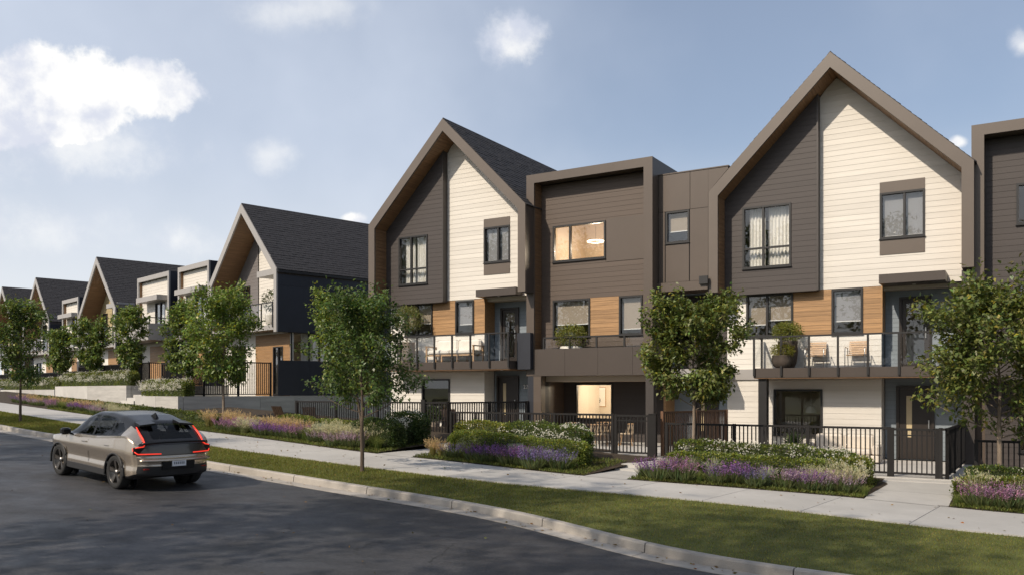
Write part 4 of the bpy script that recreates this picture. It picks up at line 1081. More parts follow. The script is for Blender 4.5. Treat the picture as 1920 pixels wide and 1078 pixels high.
def hedge(label, line, width, height, z_of, leaf=.055, dens=1150, base=(.115, .15, .035), blossom=0, seed=0, group='clipped hedges', fcol=None):
    """line: list of (x, y); a clipped hedge whose leaves cover a bumpy rounded box"""
    L = [Vector(p) for p in line]; seg = [(b - a).length for a, b in zip(L, L[1:])]; tot = sum(seg)
    r = np.random.default_rng(seed)
    def at(t):
        for a, b, q in zip(L, L[1:], seg):
            if t <= q or b is L[-1]:
                d = (b - a) / q; p = a + d * min(t, q); return p, d
            t -= q
    h = rootw('hedge', L[0].x, L[0].y, 0, 0, label, 'hedge', group); OFF[h] = (L[0].x, L[0].y, 0)
    # inner twig mass
    mb = MB(); k = max(3, int(tot / .3)); rows = []
    for i in range(k + 1):
        p, d = at(min(.12, tot * .1) + (tot - 2 * min(.12, tot * .1)) * i / k); nx = Vector((-d.y, d.x)); zz = z_of(p.x, p.y); e = .70 if 0 < i < k else .4
        for a, b in ((-1, 0), (-1.05, .55), (-.75, .9), (0, .98), (.75, .9), (1.05, .55), (1, 0)):
            jit = r.normal() * .02
            mb.v.append((p.x + nx.x * a * width / 2 * e + jit, p.y + nx.y * a * width / 2 * e, zz + height * b * (.86 if e > .6 else .6) + jit))
    for i in range(k):
        for j in range(6): mb.f.append((i * 7 + j, i * 7 + j + 1, i * 7 + 8 + j, i * 7 + 7 + j))
    build('twigs', mb, hedge_core, h)
    per = width + 2 * height; n = int(dens * per * (tot + .5 + width)); 
    t = r.random(n) * (tot + .1) - .05; q = r.random(n) * per
    a = np.where(q < height, -1., np.where(q < height + width, (q - height) / width * 2 - 1, 1.)); b = np.where(q < height, q / height, np.where(q < height + width, 1., (per - q) / height))
    rad = 1 - np.abs(r.normal(size=n)) * .10
    en = r.random(n) < min(.5, 1.6 * width / (tot + width)); te = np.where(r.random(n) < .5, -.04, tot + .04) + r.normal(size=n) * .045
    t = np.where(en, te, t); a = np.where(en, r.uniform(-1, 1, n), a); b = np.where(en, r.random(n) ** .8, b)
    # round the shoulders
    aa = a * rad; bb = b * (1 - np.abs(r.normal(size=n)) * .06)
    over = np.clip(np.abs(aa) - .72, 0, 1) * np.clip(bb - .72, 0, 1) * 1.5; aa = aa * (1 - over); bb = bb * (1 - over)
    endt = np.clip(np.minimum(t, tot - t) / .22, 0, 1) ** .5; aa *= .72 + .28 * endt; bb *= .86 + .14 * endt
    pos = np.zeros((n, 3)); dv = np.zeros((n, 3))
    cum = np.cumsum([0] + seg)
    for kk, (A, B) in enumerate(zip(L, L[1:])):
        m = (t >= cum[kk] if kk else np.full(n, True)) & (t < cum[kk + 1] if kk < len(seg) - 1 else np.full(n, True))
        d = (B - A) / seg[kk]; tt = t[m] - cum[kk]
        pos[m, 0] = A.x + d.x * tt - d.y * aa[m] * width / 2; pos[m, 1] = A.y + d.y * tt + d.x * aa[m] * width / 2
        dv[m, 0] = -d.y * aa[m]; dv[m, 1] = d.x * aa[m]
    bump = vnoise(pos * np.array([1, 1, .5]), 5.5, seed) * .07 + vnoise(pos, 14, seed + 1) * .03
    zb = np.array([z_of(x, y) for x, y in pos[::40, :2]]); zb = np.interp(np.arange(n), np.arange(0, n, 40), zb) if n > 41 else np.full(n, z_of(L[0].x, L[0].y))
    # z by nearest sample along t is smoother
    tk = np.linspace(0, tot, 24); zk = np.array([z_of(*at(v)[0]) for v in tk]); zb = np.interp(t, tk, zk)
    pos[:, :2] += dv[:, :2] * bump[:, None] * 1.2; pos[:, 2] = zb + height * bb + bump * (bb > .4)
    D = dv * .8 + np.stack([np.zeros(n), np.zeros(n), bb * .8], 1) + r.normal(size=(n, 3)) * .6
    cl = 1 + .28 * vnoise(pos, 4.0, seed + 2)
    C = tint(base, n, .28, .12, cl); yellower = r.random(n) < .28 * (bb > .72) + .06; C[yellower] = C[yellower] * np.array([1.9, 1.6, 1.0])  # some leaves lighter and yellower, more of them towards the top
    me = leaf_cloud('foliage', pos - np.array([L[0].x, L[0].y, 0]), D, leaf * (.7 + .6 * r.random(n)), leaf * .55 * (.7 + .6 * r.random(n)), np.clip(C, 0, .5)); me.materials.append(leafm)
    o = bpy.data.objects.new('foliage', me); COL.objects.link(o); o.parent = h
    if blossom:
        nc = blossom; ti = r.random(nc) * tot; fl = []
        for v in ti:
            p, d = at(v); sgn = -1. if r.random() < .8 else 1.; nx = Vector((-d.y, d.x)); nn = int(10 + r.random() * 14); hb = r.choice([.98, .75, .6, .45])
            aw = -1.02 if hb < .9 else r.uniform(-1, .5)
            # street side is the side nearer the camera
            if (p + nx * aw).length > (p - nx * aw).length: aw = -aw
            c = np.array([p.x + nx.x * aw * width / 2, p.y + nx.y * aw * width / 2, z_of(p.x, p.y) + height * hb + .02])
            fl.append(c + r.normal(size=(nn, 3)) * np.array([.09, .09, .06]))
        F = np.concatenate(fl); m_ = len(F); k5 = 4
        Fp = np.repeat(F, k5, 0); Dd = r.normal(size=(m_ * k5, 3)) + np.array([-.3, -.6, .5])
        me = leaf_cloud('blossoms', Fp - np.array([L[0].x, L[0].y, 0]), Dd, .030, .026, np.clip(np.array([[.78, .76, .68]]) * (1 + .08 * r.normal(size=(m_ * k5, 1))), 0, .9) if fcol is None else tint(fcol, m_ * k5, .1)); me.materials.append(petalm)
        o = bpy.data.objects.new('blossoms', me); COL.objects.link(o); o.parent = h; tag(o, kind='stuff')
    return h
hedge_core = mat('hedge_twigs', (.040, .052, .018), .95, .4, 9, .8, 50)

def bedz(x, y):
    s_, w_ = sw(x, y); return float(g(s_)) + .02 + .05 * max(0, w_ - float(W_BACK(s_)))
def along(s0, s1, off, n=8):
    out = []
    for s_ in np.linspace(s0, s1, n): x, y = xy(s_, float(W_BACK(s_)) + off); out.append((x, y))
    return out
# near beds: low hedge in front, taller one with white blossom behind
hedge('low clipped hedge in front of the garden sofa fence, behind the purple flowers', along(SA1 + .6, SB0 - .4, 1.45), .62, .55, bedz, seed=1)
hedge('taller hedge with white blossom against the sofa fence', along(SA1 + .9, SB0 - .2, 2.45), .8, .74, bedz, blossom=46, seed=2, base=(.09, .125, .032))
hedge('rounded leafy shrub hedge ending at the open gate path', along(SA1 + .4, SA1 + 1.2, 1.9), .9, .66, bedz, blossom=10, seed=3, base=(.115, .14, .034))
hedge('low clipped hedge behind the middle purple flowers', along(s_at(1096, 1.25), SC0 - .5, 1.25), .75, .66, bedz, seed=4)
hedge('tall dark hedge with white blossom before the middle fence', along(s_at(1098, 2.35), SB1 + 3.9, 2.35), 1.0, .92, bedz, blossom=34, seed=5, base=(.075, .11, .03))
hedge('bright leafy hedge end beside the tall black post', along(SB1 + 3.8, SC0 - .1, 2.15), .9, .86, bedz, seed=6, base=(.13, .155, .036))
hedge('dark rounded shrub with white flowers left of the concrete step', along(SC1 + .55, SC1 + 1.7, 2.5), 1.2, .95, bedz, blossom=22, seed=7, base=(.045, .075, .022))
hedge('dark clipped hedge behind the trunk of the young street tree', along(SC1 + .35, SC1 + 2.0, 1.2), 1.0, .8, bedz, seed=8, base=(.05, .082, .022))
hedge('long low hedge sloping up behind the flowers left of the street tree', along(SC1 + 2.4, SC1 + 7.2, 2.1), .7, .5, bedz, seed=9)
hedge('leafy hedge under the tree at the right edge', along(SA0 - .35, -5, 1.2), .85, .5, bedz, seed=10, base=(.115, .14, .034))
hedge('taller hedge with small white flowers below the right-edge tree', along(SA0 - .45, -5, 2.2), .9, .62, bedz, blossom=14, seed=11, base=(.06, .09, .025))
hedge('low ribbon hedge running uphill along the pale retaining walls', along(px_to_s(330), px_to_s(8), 1.7, 14), .6, .32, bedz, leaf=.07, dens=520, seed=12, base=(.07, .095, .022))
def bl_line(u0, u1, n): return [tuple(BL.w(u, n).xy) for u in np.linspace(u0, u1, 4)]
hedge('clipped hedge with cream blossom on the wall below the navy-sided house', bl_line(-5.2, -.1, 4.7), .75, .80, lambda x, y: 2.0, leaf=.07, dens=620, blossom=110, seed=13)
hedge('clipped hedge with cream blossom on the long pale retaining wall', bl_line(-20.1, -8.0, 4.4), .8, .84, lambda x, y: 2.55, leaf=.075, dens=420, blossom=130, seed=14, base=(.11, .14, .034))
hedge('clipped far hedge with cream blossom near the left edge', bl_line(-38.3, -21.0, 4.4), .8, .80, lambda x, y: 2.36, leaf=.085, dens=300, blossom=130, seed=15, base=(.11, .14, .034))

def clump_lavender(col, seed, spikes=52, h=.43, r0=.23):
    r = np.random.default_rng(seed); n = spikes
    th = r.random(n) * 6.283; rr = r0 * np.sqrt(r.random(n)); base = np.stack([rr * np.cos(th), rr * np.sin(th), np.zeros(n)], 1)
    lean = np.stack([np.cos(th) * rr * 1.1, np.sin(th) * rr * 1.1, np.full(n, h)], 1) * (.75 + .4 * r.random((n, 1))) + r.normal(size=(n, 3)) * np.array([.04, .04, 0])
    # flower spikes: stacked little petals on the top part of each stem
    k = 9; t = np.linspace(.58, 1.0, k)[None, :, None]; P = (base[:, None] + lean[:, None] * t).reshape(-1, 3); P += r.normal(size=P.shape) * .008
    D = r.normal(size=P.shape) * .9 + np.array([0, 0, .8]); C = np.repeat(tint(col, n, .22, .10), k, 0) * (1 + .15 * r.normal(size=(n * k, 1)))
    fl = leaf_cloud('flowers', P, D, .034, .026, np.clip(C, .01, .8)); fl.materials.append(petalm)
    P2 = np.repeat(base, 5, 0); D2 = np.repeat(lean, 5, 0) + r.normal(size=(n * 5, 3)) * np.array([.10, .10, .05])
    fo = leaf_cloud('foliage', P2, D2, .78 * h * (.6 + .6 * r.random(n * 5)), .018, tint((.12, .15, .06), n * 5, .25)); fo.materials.append(grassm)
    return fl, fo
def clump_grass(col, tipc, seed, n=230, h=.6, w=.012, r0=.12, spread=.75, plume=0.0):
    r = np.random.default_rng(seed); th = r.random(n) * 6.283; out = np.stack([np.cos(th), np.sin(th), np.zeros(n)], 1); q = r.random((n, 1)) ** .6
    b = out * r0 * r.random((n, 1)); L = h * (.6 + .5 * r.random((n, 1)))
    p0, p1 = b, b + out * L * .22 * spread * q + np.array([0, 0, 1.]) * L * .55; p2 = b + out * L * .62 * spread * q + np.array([0, 0, 1.]) * L * (.95 - .25 * q)
    P = np.concatenate([p0, p1]); D = np.concatenate([p1 - p0, p2 - p1]); Lg = np.linalg.norm(D, axis=1) * 1.12
    C = np.concatenate([tint(col, n, .2, .1), tint(tipc, n, .2, .08)])
    me = leaf_cloud('blades', P, D, Lg, w, C, up=np.concatenate([out, out]) + .2 * r.normal(size=(2 * n, 3)), fold=.05); me.materials.append(grassm); res = [me]
    if plume:
        m = int(n * .4); k = 9; t = np.linspace(.0, 1.0, k)[None, :, None]; P = (p2[:m, None] + (p2 - p1)[:m, None] * t * plume).reshape(-1, 3) + r.normal(size=(m * k, 3)) * .010
        pm = leaf_cloud('plumes', P, r.normal(size=P.shape) * .5 + np.array([0, 0, 1.]), .05, .012, tint(tipc, m * k, .2, .06) * 1.1); pm.materials.append(petalm); res.append(pm)
    return res
def clump_sage(seed, n=420, h=.48):
    r = np.random.default_rng(seed); th = r.random(n) * 6.283; el = r.random(n) ** .5; out = np.stack([np.cos(th), np.sin(th), np.zeros(n)], 1)
    P = out * (.26 * (1 - el[:, None] * .4)) * r.random((n, 1)) ** .5 + np.array([0, 0, 1.]) * (h * el[:, None] * .8)
    D = out * .6 + np.array([0, 0, 1.]) + r.normal(size=(n, 3)) * .3
    me = leaf_cloud('leaves', P, D, .15, .022, tint((.30, .34, .25), n, .15, .06)); me.materials.append(grassm); return [me]
PURPLE, VIOLET, PINK, MAUVE = (.205, .105, .25), (.175, .14, .26), (.31, .165, .25), (.33, .245, .29)
LAV = {nm: [clump_lavender(c, 100 + i * 7 + j) for j in range(2)] for i, (nm, c) in enumerate((('purple', PURPLE), ('violet', VIOLET), ('pink', PINK), ('mauve', MAUVE)))}
GRS = dict(green=[clump_grass((.10, .14, .035), (.17, .20, .06), 200 + j, h=.55) for j in range(2)],
           silver=[clump_grass((.22, .27, .17), (.40, .42, .28), 210 + j, n=200, h=.62, w=.02, spread=.9) for j in range(2)],
           golden=[clump_grass((.22, .20, .07), (.50, .38, .20), 220 + j, h=.68, plume=.45) for j in range(2)],
           pale=[clump_grass((.20, .22, .10), (.46, .44, .28), 230 + j, h=.62, plume=.35, spread=1.0) for j in range(2)])
SAGE = [clump_sage(240 + j) for j in range(2)]
WHERE = []
def near_word(s_):
    if s_ < SA0: return 'in the bed at the right edge'
    if s_ < SB0: return 'in the bed before the sofa fence'
    if s_ < SC0: return 'in the middle bed before the hedges'
    if s_ < px_to_s(380): return 'in the bed left of the street tree'
    return 'in the far bed along the retaining walls'
def plant(kind, var, s_, off, scale=1.0):
    x, y = xy(s_, float(W_BACK(s_)) + off); z = bedz(x, y) - .01; rz = rng.random() * 6.28
    if kind == 'lavender':
        fl, fo = LAV[var][int(rng.integers(2))]
        o = rootw('flower_clump', x, y, z, rz, f'{var} flower spikes {near_word(s_)}', 'flowers', f'{var} flower clumps {near_word(s_)}')
        parts = [('flowers', fl), ('foliage', fo)]
    elif kind == 'sage':
        o = rootw('sage_clump', x, y, z, rz, f'silvery leaved clump {near_word(s_)}', 'plant', f'silvery clumps {near_word(s_)}'); parts = [('leaves', SAGE[int(rng.integers(2))][0])]
    else:
        o = rootw('grass_tuft', x, y, z, rz, f'{var} ornamental grass tuft {near_word(s_)}', 'grass tuft', f'{var} grass tufts {near_word(s_)}')
        ms = GRS[var][int(rng.integers(2))]; parts = list(zip(('blades', 'plumes'), ms))
    o.scale = (scale,) * 3
    for nm, me in parts:
        c = bpy.data.objects.new(nm, me); COL.objects.link(c); c.parent = o; tag(c, kind='stuff')
    WHERE.append((o, x / y))
def row(kind, var, pxa, pxb, off, gap=.34, scale=1.0, jit=.12):
    a, b = sorted((px_to_s(pxa), px_to_s(pxb))); k = max(1, round((b - a) / gap))
    for i in range(k):
        plant(kind, var, a + (b - a) * (i + .5) / k + rng.normal() * jit * .5, off + rng.normal() * jit, scale * (.85 + .3 * rng.random()))
# bed before the sofa fence
row('lavender', 'purple', 1185, 1240, .50, .28, 1.1); row('lavender', 'pink', 1235, 1275, .48, .3, 1.05); row('lavender', 'purple', 1325, 1400, .42, .28, 1.05); row('lavender', 'violet', 1395, 1430, .42, .3, .95)
row('lavender', 'mauve', 1450, 1590, .42, .26, 1.0); row('lavender', 'purple', 1470, 1530, .55, .4, .95); row('grass', 'silver', 1195, 1270, 1.0, .45, .95); row('grass', 'silver', 1290, 1340, .75, .45, .95); row('grass', 'silver', 1400, 1440, .75, .42, 1.0); row('grass', 'pale', 1490, 1590, .9, .38, .95)
row('grass', 'green', 1600, 1625, .45, .4, .45); row('grass', 'green', 1275, 1325, .35, .4, .55)
# middle bed
row('grass', 'golden', 778, 815, .45, .35, .75); row('lavender', 'violet', 812, 838, .55, .35, .95); row('grass', 'green', 838, 865, .40, .35, .85); row('grass', 'silver', 822, 850, .95, .45, .9); row('lavender', 'purple', 866, 910, .40, .28, 1.0); row('lavender', 'pink', 908, 945, .40, .3, 1.0); row('lavender', 'purple', 940, 975, .36, .28, 1.0); row('lavender', 'violet', 965, 1035, .36, .26, 1.1)
row('sage', '', 910, 1010, .85, .34, 1.0); row('grass', 'green', 1035, 1055, .42, .3, .9)
# bed left of the street tree
row('grass', 'green', 665, 690, .45, .35, .9); row('lavender', 'mauve', 610, 655, .45, .3, 1.0); row('grass', 'pale', 560, 670, .85, .36, 1.0); row('lavender', 'mauve', 560, 580, .42, .3, .9); row('grass', 'green', 540, 565, .55, .35, 1.0); row('sage', '', 530, 570, 1.0, .4, .9)
row('lavender', 'pink', 520, 545, .5, .3, 1.0); row('lavender', 'purple', 455, 515, .5, .26, 1.0); row('grass', 'golden', 440, 530, 1.0, .45, .85); row('grass', 'pale', 425, 460, .55, .4, .9); row('lavender', 'pink', 385, 435, .55, .28, 1.0); row('grass', 'golden', 350, 420, 1.1, .42, .9); row('lavender', 'mauve', 440, 500, 1.5, .4, .9); row('grass', 'green', 380, 540, 2.2, .5, .8)
# far bed
row('lavender', 'mauve', 150, 180, .5, .6, .8); row('lavender', 'purple', 112, 148, .5, .5, .85); row('grass', 'pale', 150, 210, .8, .7, .75); row('grass', 'golden', 118, 150, .8, .7, .75); row('grass', 'green', 60, 150, 1.15, .8, .8); row('grass', 'green', 90, 112, .5, .6, .8); row('lavender', 'pink', 62, 90, .5, .6, .85); row('lavender', 'mauve', 25, 62, .5, .9, .85); row('lavender', 'purple', 8, 25, .5, .8, .85); row('grass', 'golden', 2, 118, .85, 1.8, .75)
# bed at the right edge
row('lavender', 'pink', 1818, 1925, .42, .26, 1.0); row('lavender', 'mauve', 1830, 1925, .72, .3, 1.0); row('grass', 'pale', 1815, 1850, .85, .35, 1.0); row('grass', 'pale', 1885, 1930, .9, .4, .95); row('grass', 'green', 1775, 1815, .35, .25, .45)

def ground_cover():
    r = np.random.default_rng(8); n = 110000; s_ = -5 + 50 * r.random(n) ** 1.6; o = r.random(n) ** 1.4 * 2.8; w_ = W_BACK(s_) + .02 + o
    x, y = xy(s_, w_); uu = (x - BR.o.x) * BR.u.x + (y - BR.o.y) * BR.u.y
    keep = np.ones(n, bool)
    for a_, b_ in ((.30, 2.0), (uB0, uB1), (uC0, uC1)): keep &= ~((uu > a_ - .04) & (uu < b_ + .04))
    keep = keep; s_, o, w_ = s_[keep], o[keep], w_[keep]; n = len(s_); x, y = xy(s_, w_)
    P = np.stack([x, y, g(s_) + .015 + .05 * o], 1); D = r.normal(size=(n, 3)) * .7 + np.array([0, 0, .9])
    me = leaf_cloud('ground_cover', P, D, .05 + .06 * r.random(n), .022, tint((.115, .135, .034), n, .3, .12, 1 + .3 * vnoise(P, 2.5, 4)), fold=.05); me.materials.append(grassm)
    o_ = bpy.data.objects.new('ground_cover', me); COL.objects.link(o_); tag(o_, 'low green ground cover between the flowers in the beds', 'ground cover', kind='stuff')
ground_cover()
# --- lawn blades on the verge
def lawn():
    r = np.random.default_rng(3); n = 230000
    s_ = -6 + 62 * r.random(n) ** 1.7; a = W_KERB(s_) + .15; b = W_FRONT(s_) - .01; w_ = a + (b - a) * r.random(n); x, y = xy(s_, w_)
    z = g(s_) - .075 + .045 * (w_ - a) / (b - a) - .005
    far = np.clip(y / 18, .7, 3); h = (.030 + .03 * r.random(n)) * far ** .5
    P = np.stack([x, y, z], 1); D = r.normal(size=(n, 3)) * .45 + np.array([0, 0, 1.])
    pt = vnoise(P, 1.1, 5); C = tint((.15, .165, .036), n, .25, .12, 1 + .25 * pt); dry = r.random(n) < .14 + .12 * (pt > .2); C[dry] = tint((.21, .175, .06), int(dry.sum()), .2)
    me = leaf_cloud('grass', P, D, h, .009 * far, C, fold=.02); me.materials.append(grassm)
    o = bpy.data.objects.new('grass', me); COL.objects.link(o); tag(o, 'mown green grass on the verge between kerb and sidewalk', 'grass', kind='stuff')
lawn()

def fallen_leaves():
    r = np.random.default_rng(12); n = 420; s_ = -4 + 32 * r.random(n); k = r.random(n); w_ = np.where(k < .4, W_KERB(s_) - .05 - .35 * r.random(n) ** 2, np.where(k < .8, W_FRONT(s_) + (W_BACK(s_) - W_FRONT(s_)) * r.random(n), W_KERB(s_) - 6 * r.random(n)))
    x, y = xy(s_, w_); z = g(s_) + np.where((k >= .4) & (k < .8), .012, -.178); D = r.normal(size=(n, 3)) * np.array([1, 1, .12])
    me = leaf_cloud('fallen_leaves', np.stack([x, y, z], 1), D, .05 + .04 * r.random(n), .035, tint((.16, .11, .035), n, .35, .2)); me.materials.append(leafm)
    o_ = bpy.data.objects.new('fallen_leaves', me); COL.objects.link(o_); tag(o_, 'scattered dry leaves in the gutter and on the sidewalk', 'leaves', kind='stuff')
fallen_leaves()
# --- trees
def tree(name, label, x, y, z, H, trunk_h, rad, seed, leaves=5200, leaf=.12, base=(.06, .095, .022), shape=0, bm=None, lm=None, tr=.05, group=None, off=(0, 0), squash=1.0):
    r = np.random.default_rng(seed)
    t = rootw(name, x, y, z, 0, label, 'tree', group)
    wood_ = MB(); top = H * .86; k = 9; tp = []
    wob = r.normal(size=(k, 2)) * .025 * H / 5
    for i in range(k):
        q = i / (k - 1); tp.append(Vector((off[0] * q ** 1.5 + wob[i, 0] * q * 1.6, off[1] * q ** 1.5 + wob[i, 1] * q * 1.6, top * q)))
    tr0 = tr * H / 5
    wood_.tube([tp[0] - Vector((0, 0, .15))] + tp, [tr0 * 1.35] + [tr0 * (1.15 - .95 * (i / (k - 1))) for i in range(k)], 8)
    def tat(q): f = q * (k - 1); i = min(int(f), k - 2); return tp[i].lerp(tp[i + 1], f - i)
    anchors = []; nl = 30
    for i in range(nl):
        q = (trunk_h / top) * .92 + (1 - trunk_h / top * .92) * (i / (nl - 1)) ** .9; p = tat(min(q, .99)); zr = (p.z - trunk_h) / (H - trunk_h)
        zr = min(max(zr, 0), 1)
        prof = {0: (.45 + 1.0 * zr) if zr < .35 else .80 * (1 - ((zr - .35) / .65) ** 1.7) + .10, 2: .16 + 1.0 * (1 - zr) ** .75, 1: .62 + .5 * math.sin(math.pi * min(zr * 1.1 + .12, 1)) - .35 * zr ** 3}[shape]
        az = i * 2.39996 + r.normal() * .35; ln = rad * prof * (.58 + .62 * r.random()); up = .35 + .55 * zr + r.normal() * .12
        if shape == 1: up *= .9
        d = Vector((math.cos(az), math.sin(az), up)); pts = [p + d * ln * f + Vector((0, 0, .16 * ln * f * f)) for f in (0, .3, .62, 1.0)]
        r0 = tr0 * .42 * (1 - .6 * q); wood_.tube(pts, [r0, r0 * .75, r0 * .5, r0 * .22], 5)
        for j in range(7):
            f = .3 + .7 * r.random(); a = pts[0].lerp(pts[-1], f) + Vector((0, 0, .16 * ln * f * f)) * .5; e = Vector(r.normal(size=3)); e.z = abs(e.z) * .5 + .1; e.normalize(); bl = rad * .34 * (.5 + r.random())
            b = a + (e + d * .6).normalized() * bl; wood_.tube([a, (a + b) / 2 + Vector((0, 0, .03)), b], [r0 * .3, r0 * .22, r0 * .1], 4, cap=False)
            for f2 in (.45, .75, 1.0): anchors.append(a.lerp(b, f2))
        anchors += [pts[1].lerp(pts[2], .7), pts[2], pts[3]]
    A = np.array([tuple(a) for a in anchors]); nA = len(A)
    build('trunk', wood_, bm or bark, t, smooth=True)
    per = np.maximum(1, r.poisson(leaves / nA, nA)); per[r.random(nA) < .10] = 1
    idx = np.repeat(np.arange(nA), per); n = len(idx); sig = rad * .085
    P = A[idx] + r.normal(size=(n, 3)) * np.array([sig, sig, sig * .8]); P[:, 2] = np.maximum(P[:, 2], trunk_h * .62)
    out = P - np.array([off[0] * .5, off[1] * .5, trunk_h + (H - trunk_h) * .4]); out /= np.linalg.norm(out, axis=1, keepdims=True)
    D = out * .7 + r.normal(size=(n, 3)) * .75 + np.array([0, 0, -.25]); cl = (1 + .16 * r.normal(size=nA))[idx]
    up = out * .4 + np.array([0, 0, 1.0]) + r.normal(size=(n, 3)) * .45
    C = tint(base, n, .22, .13, cl); yel = r.random(n) < .07; C[yel] *= np.array([1.9, 1.45, .8])
    me = leaf_cloud('crown', P, D, leaf * (.65 + .6 * r.random(n)), leaf * .62 * (.7 + .5 * r.random(n)), np.clip(C, 0, .5), up=up, curl=.12); me.materials.append(lm or leafm)
    o = bpy.data.objects.new('crown', me); COL.objects.link(o); o.parent = t
    return t
def at_px(px, py, dz): h_ = hit(px, py, dz); return h_[0], h_[1], float(g(h_[2])) + dz
X, Y, Z = at_px(679, 884, -.05)
tree('street_tree', 'dark young street tree on the verge, thin trunk rising from the grass', X, Y, Z, 4.45, 1.45, 1.18, 61, 10500, .10, (.08, .125, .034), tr=.052, shape=2, off=(.0, 0))
X, Y, Z = at_px(668, 842, .15)
tree('garden_tree', 'bright leafed tree with a pointed crown, just behind the dark young street tree', X, Y + 1.2, Z, 4.3, 1.6, 1.2, 62, 11500, .11, (.15, .205, .046), tr=.05, off=(-.75, .1))
q = BR.w(BR.U(1300, 5.6), 5.6)
tree('garden_tree', 'dense glossy-leaved tree in the hedge before the timber screen', q.x, q.y, -.1, 4.95, 1.95, 1.22, 63, 17000, .128, (.125, .155, .04), shape=1, bm=bark_pale, lm=glossleaf, tr=.055)
q = BR.w(BR.U(1874, 5.5), 5.5)
tree('garden_tree', 'broad glossy-leaved tree at the right edge of the picture', q.x, q.y, -.3, 4.9, 1.55, 1.6, 64, 17000, .132, (.122, .15, .04), shape=1, bm=bark_pale, lm=glossleaf, tr=.062)
X, Y, Z = at_px(419, 785, .15)
tree('garden_tree', 'bright green maple tree before the navy-sided house, slim grey trunk', X, Y, Z, 5.15, 1.45, 1.6, 65, 10500, .145, (.15, .21, .048), bm=bark_pale, tr=.055)
q = BL.w(BL.U(345, 4.6), 4.6); tree('garden_tree', 'leafy tree half hidden behind the bright maple, on the terrace', q.x, q.y, 2.0, 4.7, 1.0, 1.05, 66, 6000, .16, (.13, .18, .044), tr=.05)
for i, (px, hh, rr, lab) in enumerate(((242, 4.5, 1.08, 'tree on the long pale retaining wall, right one of its pair'), (172, 4.2, 1.08, 'tree on the long pale retaining wall, left one of its pair'), (113, 3.9, 1.1, 'small tree on the far retaining wall behind the left street tree'))):
    q = BL.w(BL.U(px, 4.2), 4.2); tree('garden_tree', lab, q.x, q.y, 2.5, hh, 1.0, rr, 70 + i, 5000, .18, (.13, .18, .046), tr=.05)
X, Y, Z = at_px(38, 790, -.05)
tree('street_tree', 'slender street tree on the verge at the left edge', X, Y, Z, 5.0, 1.55, 1.12, 75, 6200, .13, (.115, .16, .042), tr=.05)
# tall trees across the street: their shade lies over the road and verge
for i, (s_, hh, rr) in enumerate(((41, 12.0, 3.4), (34, 12.0, 3.4), (27.6, 12.4, 3.1), (14.4, 13.2, 3.4), (8.0, 13.6, 3.6), (1.5, 12.8, 3.3), (-4.5, 13.0, 3.4), (-11, 12.5, 3.4))):
    w_ = float(W_KERB(s_)) - ROAD_W - 2.2; x, y = xy(s_, w_)
    tree('shade_tree', ('tall leafy tree across the street, ' + ('first', 'second', 'third', 'fourth', 'fifth', 'sixth', 'seventh', 'eighth')[i] + ' counting downhill'), x, y, float(g(s_)) - .1, hh, 4.2, rr, 90 + i, 3300, .34, (.06, .09, .022), tr=.06, group='shade trees across the street')

# ------------------------------------------------------------------ the parked car
def paint_mat():
    m, nt, b, out = newmat('champagne_car_paint')
    b.inputs['Base Color'].default_value = (.45, .385, .31, 1); b.inputs['Metallic'].default_value = .8; b.inputs['Roughness'].default_value = .24
    b.inputs['Coat Weight'].default_value = 1.0; b.inputs['Coat Roughness'].default_value = .05
    return m
paint = paint_mat()
car_black = mat('gloss_black_trim', (.010, .010, .011), .2, .05, 2, spec=.3)
clad = mat('matt_black_cladding', (.022, .022, .023), .55, .1, 6)
tyre_m = mat('tyre_rubber', (.018, .018, .018), .8, .15, 12)
rim_m = mat('dark_alloy', (.10, .095, .09), .32, .1, 6, metallic=.8)
rim_bright = mat('machined_alloy', (.38, .36, .34), .28, .1, 6, metallic=1.0)
seat_m = mat('seat_fabric', (.035, .035, .038), .9, .1, 8)
plate_m = mat('number_plate', (.70, .71, .74), .5, .03, 4)

